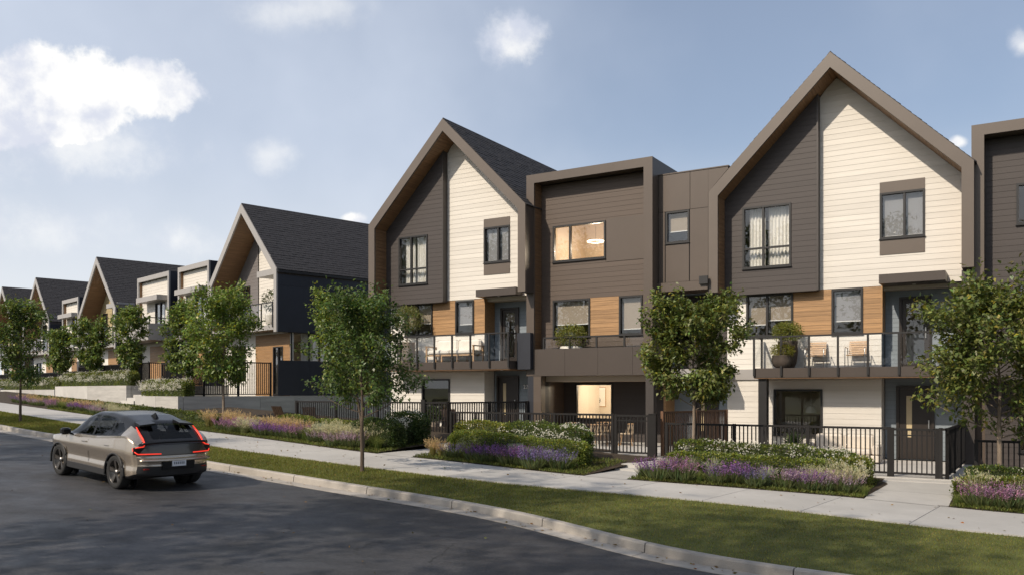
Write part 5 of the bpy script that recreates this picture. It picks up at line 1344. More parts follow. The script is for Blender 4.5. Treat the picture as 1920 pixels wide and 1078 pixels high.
def car():
    c = rootw('car', 0, 0, 0, 0, 'champagne grey crossover car with black roof and red tail lights by the kerb', 'car')
    I = np.interp
    X0, X1 = -2.20, 2.18
    def sm(x, xs, ys):      # interpolate and round the corners
        return sum(I(x + d, xs, ys) for d in (-.06, -.03, 0, .03, .06)) / 5
    roof = lambda x: sm(x, [-2.2, -2.16, -2.06, -1.78, -1.5, -1.0, -.4, .1, .5, 1.0, 1.2, 1.7, 2.0, 2.18], [.96, 1.035, 1.075, 1.285, 1.44, 1.545, 1.588, 1.57, 1.45, 1.10, 1.045, .985, .90, .74])
    belt = lambda x: sm(x, [-2.2, -2.05, -1.7, -1.2, -.4, .5, 1.0, 1.6, 2.0, 2.18], [.95, 1.04, 1.15, 1.115, 1.055, 1.03, 1.0, .94, .85, .70])
    wmid = lambda x: sm(x, [-2.2, -2.1, -1.8, -1.3, 0, 1.3, 1.7, 2.0, 2.18], [.80, .865, .915, .935, .918, .925, .90, .82, .66])
    wroof = lambda x: sm(x, [-2.2, -2.0, -1.6, -.8, 0, .5, 1.0, 1.3, 2.18], [.60, .585, .56, .575, .585, .60, .66, .68, .50])
    bot = lambda x: I(x, [-2.2, -1.9, -1.6, 1.6, 1.95, 2.18], [.34, .26, .215, .215, .24, .32])
    def section(x):
        wm, rz, bz, b0, wr = wmid(x), roof(x), belt(x), bot(x), wroof(x)
        bz = min(bz, rz - .012)
        cab = max(0.0, rz - bz)
        pts = [(0, b0), (wm * .80, b0), (wm * .955, b0 + .035), (wm * .985, .43), (wm * .962, .56), (wm * .985, .70), (wm, .80), (wm * .975, (bz + .82) / 2 + .04), (wm - .055, bz),
               (wm - .055 + (wr - wm + .055) * .55, bz + cab * .56), (wr + .02, bz + cab * .87), (wr * .86, bz + cab * .965), (wr * .45, rz - .006 * (cab > .1)), (0, rz)]
        out = []; per = [5, 2, 3, 4, 4, 4, 5, 5, 10, 8, 4, 4, 5]
        P = [np.array(p) for p in pts]
        for i in range(len(P) - 1):
            p0, p1, p2, p3 = P[max(i - 1, 0)], P[i], P[i + 1], P[min(i + 2, len(P) - 1)]
            for k in range(per[i]):
                t = k / per[i]
                if i < 2: q = p1 + (p2 - p1) * t
                else:
                    q = .5 * (2 * p1 + (p2 - p0) * t + (2 * p0 - 5 * p1 + 4 * p2 - p3) * t * t + (3 * p1 - p0 - 3 * p2 + p3) * t ** 3)
                out.append(q)
        out.append(P[-1]); return np.array(out), sum(per[:8]), sum(per[:11])
    xs = np.linspace(X0, X1, 176); secs = [section(x) for x in xs]; kb, kr = secs[0][1], secs[0][2]; nv = len(secs[0][0])
    G = np.zeros((len(xs), nv, 3))
    for i, x in enumerate(xs): G[i, :, 0] = x; G[i, :, 1:] = secs[i][0]
    # bow the nose and tail: the ends curve round in plan
    for i, x in enumerate(xs):
        f = np.clip((abs(x) - 1.7) / .5, 0, 1) ** 2; G[i, :, 0] -= np.sign(x) * f * .20 * (np.abs(G[i, :, 1]) / .9) ** 2.4
    # wheel arches: snap the side mesh to circles
    AX = ((1.36, .345, .40), (-1.335, .345, .40))
    keep = np.ones((len(xs) - 1, nv - 1), bool)
    for ax, az, ar in AX:
        d = np.hypot(G[:, :, 0] - ax, G[:, :, 2] - az); side = np.arange(nv)[None, :] >= 5
        near = (np.abs(d - ar) < .022) & side & (G[:, :, 2] > .2)
        s_ = ar / np.maximum(d, 1e-6)
        G[:, :, 0] = np.where(near, ax + (G[:, :, 0] - ax) * s_, G[:, :, 0]); G[:, :, 2] = np.where(near, az + (G[:, :, 2] - az) * s_, G[:, :, 2])
        cx_ = (G[:-1, :-1, 0] + G[1:, 1:, 0]) / 2; cz_ = (G[:-1, :-1, 2] + G[1:, 1:, 2]) / 2
        keep &= ~((np.hypot(cx_ - ax, cz_ - az) < ar - .002) & (np.arange(nv - 1)[None, :] >= 5) & (cz_ < 1.0))
    # sort faces into parts by where they lie
    def inpoly(x, z, poly):
        r_ = False; j = len(poly) - 1
        for i in range(len(poly)):
            if (poly[i][1] > z) != (poly[j][1] > z) and x < (poly[j][0] - poly[i][0]) * (z - poly[i][1]) / (poly[j][1] - poly[i][1]) + poly[i][0]: r_ = not r_
            j = i
        return r_
    W_F = [(.88, 1.045), (.42, 1.37), (.18, 1.475), (-.12, 1.505), (-.17, 1.075)]
    W_R = [(-.25, 1.075), (-.20, 1.505), (-.65, 1.485), (-.92, 1.445), (-.96, 1.11)]
    W_Q = [(-1.01, 1.115), (-.97, 1.44), (-1.20, 1.385), (-1.47, 1.25), (-1.32, 1.145)]
    buckets = {}
    for i in range(len(xs) - 1):
        for j in range(nv - 1):
            if not keep[i, j]: continue
            x = (G[i, j, 0] + G[i + 1, j + 1, 0]) / 2; y = (G[i, j, 1] + G[i + 1, j + 1, 1]) / 2; z = (G[i, j, 2] + G[i + 1, j + 1, 2]) / 2
            if j < 8: k = 'cladding' if j < 10 else 'body'
            elif j < kb: k = 'body'
            elif j >= kb and x > -2.05 and x < 1.05 and (j < kr + 1):
                k = 'front_window' if inpoly(x, z, W_F) else 'rear_door_window' if inpoly(x, z, W_R) else 'quarter_window' if inpoly(x, z, W_Q) else ('pillars' if (z > belt(x) + .004 and x > -1.50) or (x <= -1.50 and y < .645) else 'body')
            else: k = 'pillars'
            if j >= kr + 1:
                if x < -1.60 and x > -2.04 and abs(y) < .60 - .0 * x: k = 'rear_window'
                elif x > .47 and x < 1.02: k = 'windscreen'
                elif x >= 1.02: k = 'bonnet'
                elif x <= -2.04: k = 'tailgate'
                else: k = 'roof'
            elif x >= 1.02 and j >= kb: k = 'bonnet'
            elif x <= -2.04 and j >= kb: k = 'tailgate'
            buckets.setdefault(k, []).append((i, j))
    MM = dict(cladding=clad, body=paint, front_window=car_glass, rear_door_window=car_glass, quarter_window=car_glass, pillars=car_black, rear_window=car_glass, windscreen=car_glass, bonnet=paint, tailgate=car_black, roof=car_black)
    objs = {}
    for k, fs in buckets.items():
        idx = {}; V = []; Fc = []
        def vid(i, j, s):
            key = (i, j, s if j not in (0, nv - 1) else 1)
            if key not in idx: idx[key] = len(V); V.append((G[i, j, 0], G[i, j, 1] * s, G[i, j, 2]))
            return idx[key]
        for i, j in fs:
            Fc.append((vid(i, j + 1, 1), vid(i + 1, j + 1, 1), vid(i + 1, j, 1), vid(i, j, 1)))
            Fc.append((vid(i, j, -1), vid(i + 1, j, -1), vid(i + 1, j + 1, -1), vid(i, j + 1, -1)))
        if k.endswith('_window') and k != 'rear_window':      # one pane on each side
            for s in (0, 1):
                ff = Fc[s::2]; use = sorted({q for f_ in ff for q in f_}); mp_ = {q: n_ for n_, q in enumerate(use)}; mb = MB(); mb.v = [V[q] for q in use]; mb.f = [tuple(mp_[q] for q in f_) for f_ in ff]; me = mb.mesh(k)
                objs[k] = build(k, me, MM[k], c, smooth=True)
        else:
            mb = MB(); mb.v = V; mb.f = Fc; objs[k] = build(k, mb, MM[k], c, smooth=True)
    # tail and nose faces
    def cap(i, names, bulge):
        sec = G[i]; zs = np.linspace(sec[0, 2] + .003, sec[-1, 2] - .004, 46); w = []
        order = np.argsort(sec[:, 2]); up = sec
        for z in zs:
            m = 0
            for a, b in zip(up, up[1:]):
                if (a[2] - z) * (b[2] - z) <= 0 and abs(a[2] - b[2]) > 1e-6:
                    t = (z - a[2]) / (b[2] - a[2]); m = max(m, a[1] + (b[1] - a[1]) * t)
            w.append(m)
        ny = 40; Gd = np.zeros((len(zs), ny + 1, 3)); xe = X0 if i == 0 else X1; sg = -1 if i == 0 else 1
        for r_, (z, ww) in enumerate(zip(zs, w)):
            for q in range(ny + 1):
                y = -ww + 2 * ww * q / ny; f = .20 * (abs(y) / .9) ** 2.4
                pr = bulge(z) * (1 - (abs(y) / max(ww, .01)) ** 6)
                Gd[r_, q] = (xe - sg * f + sg * pr, y, z)
        bk = {}
        for r_ in range(len(zs) - 1):
            for q in range(ny): bk.setdefault(names((zs[r_] + zs[r_ + 1]) / 2, (Gd[r_, q, 1] + Gd[r_, q + 1, 1]) / 2), []).append((r_, q))
        for k, fs in bk.items():
            mb = MB(); idx = {}
            def vid(a, b):
                if (a, b) not in idx: idx[(a, b)] = len(mb.v); mb.v.append(tuple(Gd[a, b]))
                return idx[(a, b)]
            for a, b in fs: mb.f.append((vid(a, b), vid(a, b + 1), vid(a + 1, b + 1), vid(a + 1, b)))
            build(k, mb, {'rear_bumper': clad, 'front_bumper': clad, 'tail_panel': paint, 'nose': paint, 'light_panel': dark_panel}[k], c, smooth=True)
    dark_panel = mat('dark_tail_panel', (.055, .052, .050), .3, .05, 2, metallic=.4, coat=.6)
    cap(0, lambda z, y: 'rear_bumper' if z < .545 else 'tail_panel' if z < .755 else 'light_panel', lambda z: .05 * math.sin(math.pi * np.clip((z - .3) / .75, 0, 1)) + (.035 if z < .56 else .02 if z < .74 else 0))
    cap(-1, lambda z, y: 'front_bumper' if z < .48 else 'nose', lambda z: .04 * math.sin(math.pi * np.clip((z - .3) / .5, 0, 1)))
    tx = lambda y, d=.0: X0 + .20 * (abs(y) / .9) ** 2.4 - d
    # tail lights: long horizontal bar, short return, and the upright beside the rear window
    for s in (1, -1):
        lo = [(tx(y, .05), s * y, .80) for y in np.linspace(.36, .80, 8)] + [(tx(.83, .02), s * .835, .835), (tx(.86, -.04), s * .855, .875)]
        hi = [(tx(.86, -.04), s * .86, .905), (tx(.80, .03), s * .81, .935), (tx(.70, .045), s * .70, .955), (-2.105, s * .655, 1.0), (-2.02, s * .655, 1.10), (-1.86, s * .655, 1.215), (-1.70, s * .64, 1.325)]
        o = build('tail_light', MB().tube(lo, .012, 6).tube(hi, [.011, .011, .012, .016, .018, .018, .012], 6), tailm, c, smooth=True)
        hs = MB().box(-2.06, -1.96, s * -.72, s * -.90, .80, .94)
        build('light_housing', MB().add([(tx(y, .018 if q else .018) , s * y, z) for z, q in ((.785, 0), (.935, 1)) for y in (.60, .70, .80, .868)], [(0, 1, 5, 4), (1, 2, 6, 5), (2, 3, 7, 6)]), car_black, o)
        # split roof spoiler
        build('spoiler', MB().hexa([(-1.52, s * .27, 1.40), (-1.52, s * .60, 1.37), (-1.78, s * .62, 1.335), (-1.80, s * .27, 1.37), (-1.50, s * .27, 1.465), (-1.50, s * .58, 1.425), (-1.78, s * .60, 1.375), (-1.80, s * .27, 1.41)]), car_black, c)
        # mirror
        mr_ = build('mirror', MB().rbox(.70, .86, -s * 1.02 - .10, -s * 1.02 + .10, 1.0, 1.15, .035), car_black, c)
        build('mirror_arm', MB().bar((.78, s * .86, 1.0), (.78, s * .96, 1.03), .05, .04), car_black, mr_)
        for hx in (.08, -.98): build('door_handle', MB().rbox(hx - .10, hx + .10, -s * .925 - .012, -s * .925 + .02, .885, .912, .008), paint, c)
        # door shut lines: thin dark recessed seams
        for dx in (.98, -.10, -1.02):
            pts = [(dx + .02 * (z - .6), s * (wmid(dx) * .984 + (.004 if .6 < z < .9 else -.002)), z) for z in np.linspace(.42, .96, 8)]
            build('door_seam', MB().tube([(a, b - s * .003, z) for a, b, z in pts], .004, 4), car_black, c)
        build('sill', MB().rbox(-.92, .95, -s * .885 - .03, -s * .885 + .03, .24, .40, .02), clad, c)
        build('reflector', MB().box(tx(.6, .062), tx(.6, .03), s * .52, s * .70, .475, .50), tail_dim, c)
    build('boot_lip', MB().tube([(tx(y, .06) + .02 + .0 * y, y, 1.045 - .05 * (abs(y) / .8) ** 3) for y in np.linspace(-.74, .74, 17)], .028, 6), car_black, c, smooth=True)
    build('rear_step', MB().tube([(tx(y, .09), y, .66) for y in np.linspace(-.78, .78, 17)], .030, 8), paint, c, smooth=True)
    pl = build('number_plate', MB().box(-2.315, -2.295, -.155, .155, .535, .655), plate_m, c)
    build('plate_recess', MB().box(-2.294, -2.20, -.36, .36, .47, .655), car_black, c)
    pt = MB()
    for k in range(6): pt.box(-2.3165, -2.3155, -.12 + k * .042, -.095 + k * .042, .575, .625)
    build('plate_characters', pt, seam_grey, pl)
    build('roof_aerial', MB().add([(-1.28, 0, 1.60), (-1.36, .035, 1.475), (-1.36, -.035, 1.475), (-1.10, .02, 1.52), (-1.10, -.02, 1.52)], [(0, 1, 3), (0, 3, 4), (0, 4, 2), (0, 2, 1), (1, 2, 4, 3)]), car_black, c)
    # wheels
    for ax, az, ar in AX:
        for s in (1, -1):
            w = bpy.data.objects.new('wheel', None); COL.objects.link(w); w.parent = c; w.location = (ax, s * .80, .362); w.empty_display_size = .1; OFF[w] = (0, 0, 0)
            def ringed(prof, seg=40):
                mb = MB(); k0 = 0
                for r_, y in prof:
                    for q in range(seg): t = 2 * math.pi * q / seg; mb.v.append((r_ * math.cos(t), s * y, r_ * math.sin(t)))
                for a in range(len(prof) - 1):
                    for q in range(seg): mb.f.append((a * seg + q, a * seg + (q + 1) % seg, (a + 1) * seg + (q + 1) % seg, (a + 1) * seg + q))
                return mb
            build('tyre', ringed([(.262, -.11), (.335, -.115), (.36, -.085), (.362, 0), (.36, .085), (.34, .113), (.30, .12), (.262, .108)]), tyre_m, w, smooth=True)
            rim = build('rim', ringed([(.264, .10), (.258, .112), (.245, .10), (.24, .02), (.10, -.01), (0, -.01)]), rim_m, w, smooth=True)
            for k in range(5):
                t = 2 * math.pi * k / 5 + .3; e = np.array([math.cos(t), 0, math.sin(t)]); f = np.array([-math.sin(t), 0, math.cos(t)])
                def P(r_, o, y): q = e * r_ + f * o; return (q[0], s * y, q[2])
                build('spoke', MB().hexa([P(.045, -.03, .07), P(.045, .03, .07), P(.045, .03, .03), P(.045, -.03, .03), P(.25, -.062, .098), P(.25, .030, .098), P(.25, .03, .05), P(.25, -.062, .05)]), rim_bright if k % 1 else rim_spoke, rim)
            build('hub_cap', ringed([(.055, .06), (.05, .085), (0, .09)], 16), rim_bright, rim, smooth=True)
            # arch lip
            pts = [(ax + .41 * math.cos(t), s * (wmid(ax) * .985 + .004), az + .41 * math.sin(t)) for t in np.linspace(-.15, math.pi + .15, 28)]
            build('wheel_arch', MB().tube(pts, .024, 6), clad, c, smooth=True)
            build('arch_liner', MB().tube([(ax, s * .60, az), (ax, s * .595, az)], .40, 24), car_black, c)
    # cabin
    build('floor_pan', MB().box(-1.9, 1.8, -.78, .78, .26, .36).box(-1.6, 1.0, -.74, .74, .36, .60).box(-2.05, -1.1, -.70, .70, .60, .93), seat_m, c)
    build('dashboard', MB().rbox(.62, .98, -.70, .70, .62, .98, .05), seat_m, c)
    for sx, sy in ((.0, .37), (.0, -.37), (-.95, .38), (-.95, -.38)):
        so = build('seat', MB().hexa([(sx - .20, sy - .24, .6), (sx - .20, sy + .24, .6), (sx - .04, sy + .24, .6), (sx - .04, sy - .24, .6), (sx - .42, sy - .21, 1.14), (sx - .42, sy + .21, 1.14), (sx - .30, sy + .21, 1.14), (sx - .30, sy - .21, 1.14)]).box(sx - .1, sx + .42, -sy - .24, -sy + .24, .6, .75), seat_m, c)
        build('headrest', MB().rbox(sx - .46, sx - .34, -sy - .13, -sy + .13, 1.15, 1.32, .03), seat_m, so)
    pts = [(.52 + .08 * math.sin(t), .37 + .18 * math.cos(t), .98 + .17 * math.sin(t)) for t in np.linspace(0, 6.283, 20)]
    build('steering_wheel', MB().tube(pts, .016, 6, cap=False), seat_m, c)
    return c
tail_dim = mat('red_reflector', (.25, .012, .008), .3, .05, 3)
seam_grey = mat('plate_lettering', (.16, .17, .20), .6, .05, 3)
rim_spoke = mat('grey_alloy_spoke', (.16, .145, .13), .3, .1, 6, metallic=.85)
CAR = car()
pr, pf = hit(218, 916, -.2), hit(108, 893, -.2)
hd = Vector((-.775, .632)).normalized(); rt = Vector((hd.y, -hd.x))
# rear left wheel's contact patch fixes the place; local +x is forward, +y left
cx_, cy_ = pr[0] + hd.x * 1.335 + rt.x * .86, pr[1] + hd.y * 1.335 + rt.y * .86
ss_, ww_ = sw(cx_, cy_)
slope = (float(g(ss_ + 1)) - float(g(ss_ - 1))) / 2 * float(np.dot(np.array(hd), ES))
CAR.location = (cx_, cy_, float(g(ss_)) - .2)
CAR.rotation_euler = (0, -math.atan(slope), math.atan2(hd.y, hd.x))

# ------------------------------------------------------------------ furniture and pots
def pot_plant(name, blk, u, n, z, label, prof, pm, leaf_fn):
    o = root(name, blk, u, n, z, label, 'potted plant'); build('pot', MB().lathe((u, -n, z), prof, 22), pm, o, smooth=True)
    build('pot_soil', MB().lathe((u, -n, z), [(0, prof[-1][1] - .05), (prof[-1][0] * .93, prof[-1][1] - .05)], 18), soil, o)
    for nm, me, m in leaf_fn():
        if isinstance(me, MB): build(nm, me, m, o)
        else:
            me.materials.append(m); c = bpy.data.objects.new(nm, me); COL.objects.link(c); c.parent = o; c.location = (0, 0, 0)
    return o
def ball_leaves(cz, rx, rz, n, leaf, base, seed, stem=None):
    def fn():
        r = np.random.default_rng(seed); d = r.normal(size=(n, 3)); d /= np.linalg.norm(d, axis=1, keepdims=True)
        q = (.55 + .5 * r.random((n, 1))) * (1 + .18 * vnoise(d, 3.0, seed)[:, None]); P = d * np.array([rx, rx, rz]) * q + np.array([0, 0, cz])
        out = [('foliage', leaf_cloud('foliage', P, d + .6 * r.normal(size=(n, 3)) + np.array([0, 0, .3]), leaf, leaf * .5, tint(base, n, .25, .12, 1 + .2 * vnoise(P, 7, seed))), leafm)]
        return out
    return fn
def spiky(cz, n, ln, base, seed):
    def fn():
        r = np.random.default_rng(seed); th = r.random(n) * 6.28; el = r.uniform(.25, 1.4, n); D = np.stack([np.cos(th) * np.cos(el), np.sin(th) * np.cos(el), np.sin(el)], 1)
        return [('leaves', leaf_cloud('leaves', np.tile(np.array([0, 0, cz]), (n, 1)) + D * .04, D, ln * (.8 + .4 * r.random(n)), .045, tint(base, n, .2), curl=.15), leafm)]
    return fn
round_pot = lambda r_, h_: [(r_ * .62, 0), (r_ * .85, h_ * .18), (r_, h_ * .55), (r_ * .95, h_ * .92), (r_ * .98, h_), (r_ * .9, h_)]
# balcony of the right-hand gable: two pots and two slatted chairs
pot_plant('potted_shrub', BR, -3.55, -.62, 3.04, 'tall dark pot with round green shrub on the right-hand balcony', round_pot(.34, .92), pot_dark, ball_leaves(1.24, .52, .34, 2600, .06, (.17, .19, .04), 301))
pot_plant('potted_shrub', BR, -3.62, -.22, 3.04, 'low dark pot with bright green bush on the right-hand balcony', round_pot(.36, .42), pot_dark, ball_leaves(.55, .42, .26, 2200, .05, (.21, .21, .035), 302))
def slat_chair(u, n, z, label):
    o = root('armchair', BR, u, n, z, label, 'chair', 'slatted balcony chairs')
    for k in range(6): build('back_slat', MB().hexa([(u - .27, -(n - .22 - .03 * k), z + .44 + k * .075), (u + .27, -(n - .22 - .03 * k), z + .44 + k * .075), (u + .27, -(n - .245 - .03 * k), z + .44 + k * .075), (u - .27, -(n - .245 - .03 * k), z + .44 + k * .075), (u - .27, -(n - .24 - .03 * k), z + .50 + k * .075), (u + .27, -(n - .24 - .03 * k), z + .50 + k * .075), (u + .27, -(n - .265 - .03 * k), z + .50 + k * .075), (u - .27, -(n - .265 - .03 * k), z + .50 + k * .075)]), teak, o)
    for k in range(5): build('seat_slat', MB().box(u - .27, u + .27, n + .26 - k * .1, n + .18 - k * .1, z + .38, z + .405), teak, o)
    for s in (-1, 1):
        uu = u + s * .30
        build('arm_frame', MB().tube([(uu, -(n + .3), z), (uu, -(n + .27), z + .60), (uu, -(n + .2), z + .65), (uu, -(n - .2), z + .64)], .014, 6), steel, o, smooth=True)
        build('leg', MB().tube([(uu, -(n - .2), z + .64), (uu, -(n - .30), z)], .014, 6), steel, o)
    return o
slat_chair(-2.62, -.62, 3.04, 'teak slatted armchair on the right-hand balcony, nearer the pots')
slat_chair(-1.35, -.62, 3.04, 'teak slatted armchair on the right-hand balcony, nearer the front door')
# garden sofa, side table and spiky planter below
def lounge(name, u, n, z, w, label, cush, frame_m, seats=2, slim=False):
    o = root(name, BR, u, n, z, label, 'sofa')
    if slim:
        for uu in (-w / 2, -w / 6, w / 6, w / 2):
            for nn in (.34, -.34): build('leg', MB().box(u + uu - .03, u + uu + .03, n + nn - .03, n + nn + .03, z, z + (.62 if abs(uu) > w * .4 else .24)), frame_m, o)
        build('frame_rail', MB().box(u - w / 2, u + w / 2, n + .36, n + .31, z + .24, z + .30).box(u - w / 2, u + w / 2, n - .31, n - .36, z + .24, z + .30), frame_m, o)
        for s in (-1, 1):
            build('arm_rest', MB().box(u + s * w / 2 - .04, u + s * w / 2 + .04, n + .4, n - .4, z + .62, z + .66), frame_m, o)
            build('arm_panel', MB().hexa([(u + s * w / 2 - .02, -(n + .3), z + .36), (u + s * w / 2 + .02, -(n + .3), z + .36), (u + s * w / 2 + .02, -(n - .3), z + .36), (u + s * w / 2 - .02, -(n - .3), z + .36), (u + s * w / 2 - .02, -(n + .3), z + .44), (u + s * w / 2 + .02, -(n + .3), z + .44), (u + s * w / 2 + .02, -(n - .3), z + .44), (u + s * w / 2 - .02, -(n - .3), z + .44)]), rope, o)
        zs = z + .31
    else:
        build('base', MB().rbox(u - w / 2, u + w / 2, n - .42, n + .42, z + .04, z + .26, .03), cush, o); zs = z + .265
        for s in (-1, 1): build('arm', MB().rbox(u + s * (w / 2 - .1) - .1, u + s * (w / 2 - .1) + .1, n - .42, n + .42, z + .262, z + .58, .05), cush, o)
    iw = w - (.1 if slim else .42)
    for k in range(seats):
        a = u - iw / 2 + k * iw / seats; b = a + iw / seats
        build('seat_cushion', MB().rbox(a + .008, b - .008, n - .28, n + .40, zs, zs + .18, .05), cush, o, smooth=False)
        build('back_cushion', MB().rbox(a + .008, b - .008, n - .42, n - .22, zs + .12, zs + .62, .07), cush, o)
    return o
lounge('sofa', BR.U(1580, .4), .4, 0, 2.25, 'cream garden sofa behind the black fence on the right', fabric_cream, teak)
pl = root('planter', BR, BR.U(1490, .5), .5, 0, 'low stone planter with spiky green leaves beside the garden sofa', 'potted plant')
u_, n_ = BR.U(1490, .5), .5
build('pot', MB().rbox(u_ - .48, u_ + .48, n_ - .28, n_ + .28, 0, .42, .03), pot_stone, pl)
me = spiky(.42, 110, .48, (.10, .15, .05), 310)()[0][1]; me.materials.append(leafm); c_ = bpy.data.objects.new('leaves', me); COL.objects.link(c_); c_.parent = pl
tb = root('side_table', BR, BR.U(1523, -.1), -.1, 0, 'small pale wood side table left of the garden sofa', 'table'); u_ = BR.U(1523, -.1)
build('table_top', MB().box(u_ - .22, u_ + .22, .12, -.32, .50, .54), teak, tb)
for a in (-.19, .19):
    for b in (-.28, .08): build('leg', MB().box(u_ + a - .02, u_ + a + .02, b - .02, b + .02, 0, .50), teak, tb)
# pendant and table seen through the right-hand ground floor window
pd = root('pendant_lamp', BR, -3.2, -2.6, 1.9, 'white dome pendant lamp behind the right-hand ground floor window', 'lamp')
build('shade', MB().lathe((-3.2, 2.6, 1.48), [(.20, 0), (.20, .05), (.16, .16), (.08, .24), (.02, .26)], 20), white_paint, pd, smooth=True)
build('cord', MB().tube([(-3.2, 2.6, 1.73), (-3.2, 2.6, 2.75)], .008, 5), white_paint, pd)
# middle balcony of the flat-roofed house: bushy white pot, two pale chairs
pot_plant('potted_shrub', BR, BR.U(1072, -.02), 0.0, 3.05, 'bushy green shrub in a white pot on the solid brown balcony', [(.2, 0), (.40, .2), (.46, .80), (.42, .92), (.38, .92)], pot_white, ball_leaves(1.28, .66, .46, 3200, .07, (.19, .20, .045), 303))
def shell_chair(u, n, z, label):
    o = root('chair', BR, u, n, z, label, 'chair', 'pale chairs on the solid balcony')
    build('back_shell', MB().rbox(u - .30, u + .30, n - .03, n + .03, z + .45, z + 1.0, .028), white_paint, o); build('seat', MB().rbox(u - .29, u + .29, n + .04, n + .52, z + .42, z + .48, .02), white_paint, o)
    for a in (-.25, .25):
        for b in (.06, .48): build('leg', MB().tube([(u + a, -(n + b), z + .42), (u + a * 1.1, -(n + b), z)], .014, 6), teak, o)
shell_chair(BR.U(1121, -.2), -.2, 3.05, 'white shell chair showing above the brown parapet, left one')
shell_chair(BR.U(1185, -.2), -.2, 3.05, 'white shell chair showing above the brown parapet, right one')
# dining set under the balcony
def rope_chair(u, n, z, label, ang=0):
    o = root('dining_chair', BR, u, n, z, label, 'chair', 'woven chairs of the sheltered patio'); o.rotation_euler.z += ang; OFF[o] = (0, 0, 0)
    build('seat', MB().rbox(-.25, .25, -.25, .25, .42, .46, .018), rope, o)
    for a in (-.22, .22):
        for b in (-.22, .22): build('leg', MB().tube([(a * .8, b * .8, .44), (a * 1.15, b * 1.15, 0)], .016, 6), teak, o)
    arc = [(.30 * math.cos(t), .30 * math.sin(t), .80) for t in np.linspace(.15, math.pi - .15, 13)]
    build('back_rail', MB().tube(arc, .018, 6), teak, o, smooth=True)
    for k in range(9):
        t = .25 + k * (math.pi - .5) / 8
        for q in (-.22, .22): build('rope_strand', MB().tube([(.30 * math.cos(t), .30 * math.sin(t), .79), (.25 * math.cos(t + q), .25 * math.sin(t + q), .46)], .009, 4, cap=False), rope, o)
DT = root('dining_table', BR, -10.2, .2, .25, 'round dark dining table on the patio before the lit window', 'table')
build('table_top', MB().lathe((-10.2, -.2, .25 + .72), [(0, 0), (.62, 0), (.65, .02), (.62, .04), (0, .04)], 28), darkwood, DT)
for k in range(4): build('leg', MB().tube([(-10.2 + .3 * math.cos(k * 1.57 + .6), -.2 + .3 * math.sin(k * 1.57 + .6), .97), (-10.2 + .42 * math.cos(k * 1.57 + .6), -.2 + .42 * math.sin(k * 1.57 + .6), .25)], .024, 6), darkwood, DT)
rope_chair(-11.2, .45, .25, 'woven patio chair left of the round table', 1.4); rope_chair(-9.9, 1.05, .25, 'woven patio chair showing its lattice back to the street', 3.0); rope_chair(-9.15, .2, .25, 'woven patio chair right of the round table', -1.3); rope_chair(-10.5, -.7, .25, 'woven patio chair beyond the round table', .1)
# balcony of the middle gable: slim wooden sofa and a potted olive
lounge('sofa', -15.9 - .75, .55, 3.45, 2.35, 'white cushioned wooden sofa on the middle balcony', fabric_white, teak, seats=2, slim=True)
def stem_ball(cz, rx, rz, n, leaf, base, seed, h0):
    f = ball_leaves(cz, rx, rz, n, leaf, base, seed)
    return f
OL = pot_plant('potted_tree', BR, -18.95, .78, 3.45, 'small olive tree in a stone pot on the middle balcony', round_pot(.36, .86), pot_stone, ball_leaves(1.85, .66, .52, 2600, .08, (.16, .175, .055), 304))
build('stem', MB().tube([(-18.95, -.78, 4.2), (-18.93, -.79, 4.7), (-18.95, -.78, 5.3)], [.03, .025, .012], 6), bark_pale, OL)
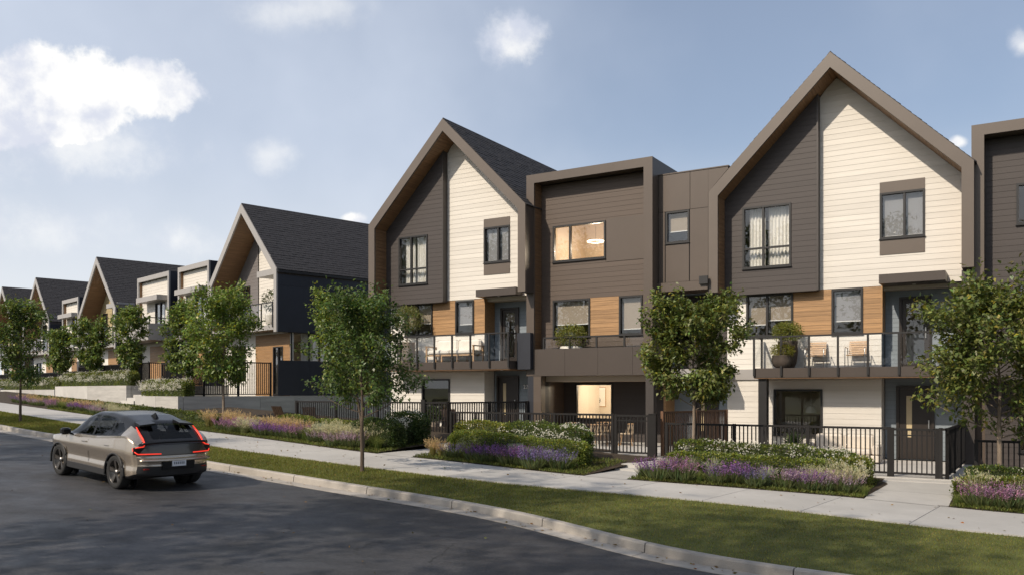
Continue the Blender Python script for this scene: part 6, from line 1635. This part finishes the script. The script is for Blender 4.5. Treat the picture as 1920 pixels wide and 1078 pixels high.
# patio of the middle gable
pot_plant('potted_shrub', BR, BR.U(812, 3.2), 3.2, .58, 'round shrub in a stone pot behind the tall black post', round_pot(.26, .5), pot_stone, ball_leaves(.78, .34, .32, 700, .07, (.05, .075, .022), 305))
def folding_chair(blk, u, n, z, label, rz=0):
    o = root('garden_chair', blk, u, n, z, label, 'chair', 'dark wooden garden chairs'); o.rotation_euler.z += rz; OFF[o] = (0, 0, 0)
    for k in range(5): build('back_slat', MB().hexa([(-.28 + k * .115, .10, .30), (-.185 + k * .115, .10, .30), (-.185 + k * .115, .13, .30), (-.28 + k * .115, .13, .30), (-.30 + k * .122, .42, .98), (-.20 + k * .122, .42, .98), (-.20 + k * .122, .45, .98), (-.30 + k * .122, .45, .98)]), darkwood, o)
    for k in range(4): build('seat_slat', MB().hexa([(-.28, -.42 + k * .135, .38 - k * .03), (.28, -.42 + k * .135, .38 - k * .03), (.28, -.30 + k * .135, .355 - k * .03), (-.28, -.30 + k * .135, .355 - k * .03), (-.28, -.42 + k * .135, .405 - k * .03), (.28, -.42 + k * .135, .405 - k * .03), (.28, -.30 + k * .135, .38 - k * .03), (-.28, -.30 + k * .135, .38 - k * .03)]), darkwood, o)
    for s in (-1, 1):
        build('arm', MB().box(s * .36 - .06, s * .36 + .06, .42, -.30, .56, .585), darkwood, o)
        build('leg', MB().box(s * .33 - .02, s * .33 + .02, .40, .32, 0, .56), darkwood, o); build('leg', MB().bar((s * .33, .05, .40), (s * .33, .46, 0), .04, .09), darkwood, o)
folding_chair(BR, BR.U(846, 2.6), 2.6, .58, 'dark garden chair on the patio under the middle balcony', .9)
folding_chair(BR, BR.U(588, 3.6), 3.6, .62, 'dark slatted garden chair seen side-on through the left fence', 1.3)
folding_chair(BR, BR.U(533, 4.0), 4.0, .66, 'dark slatted garden chair with its back to the street, beside the grey concrete wall', 3.1)
# potted tree on the far row's first balcony
pot_plant('potted_tree', BL, -1.5, -.55, 5.81, 'leafy potted tree on the balcony of the navy-sided house', round_pot(.36, .62), pot_white, ball_leaves(1.35, .52, .62, 800, .11, (.08, .105, .03), 306))

# ------------------------------------------------------------------ say which clump is which: count them from the left in each bed
ORD = ['first', 'second', 'third', 'fourth', 'fifth', 'sixth', 'seventh', 'eighth', 'ninth', 'tenth', 'eleventh', 'twelfth', 'thirteenth', 'fourteenth', 'fifteenth', 'sixteenth', 'seventeenth', 'eighteenth', 'nineteenth', 'twentieth']
bysame = {}
for o, q in WHERE: bysame.setdefault(o['label'], []).append((q, o))
for lab, lst in bysame.items():
    if len(lst) > 1:
        for k, (q, o) in enumerate(sorted(lst, key=lambda t: t[0])):
            o['label'] = lab + ', ' + (ORD[k] if k < 20 else 'twenty-' + ORD[k - 20]) + ' from the left'
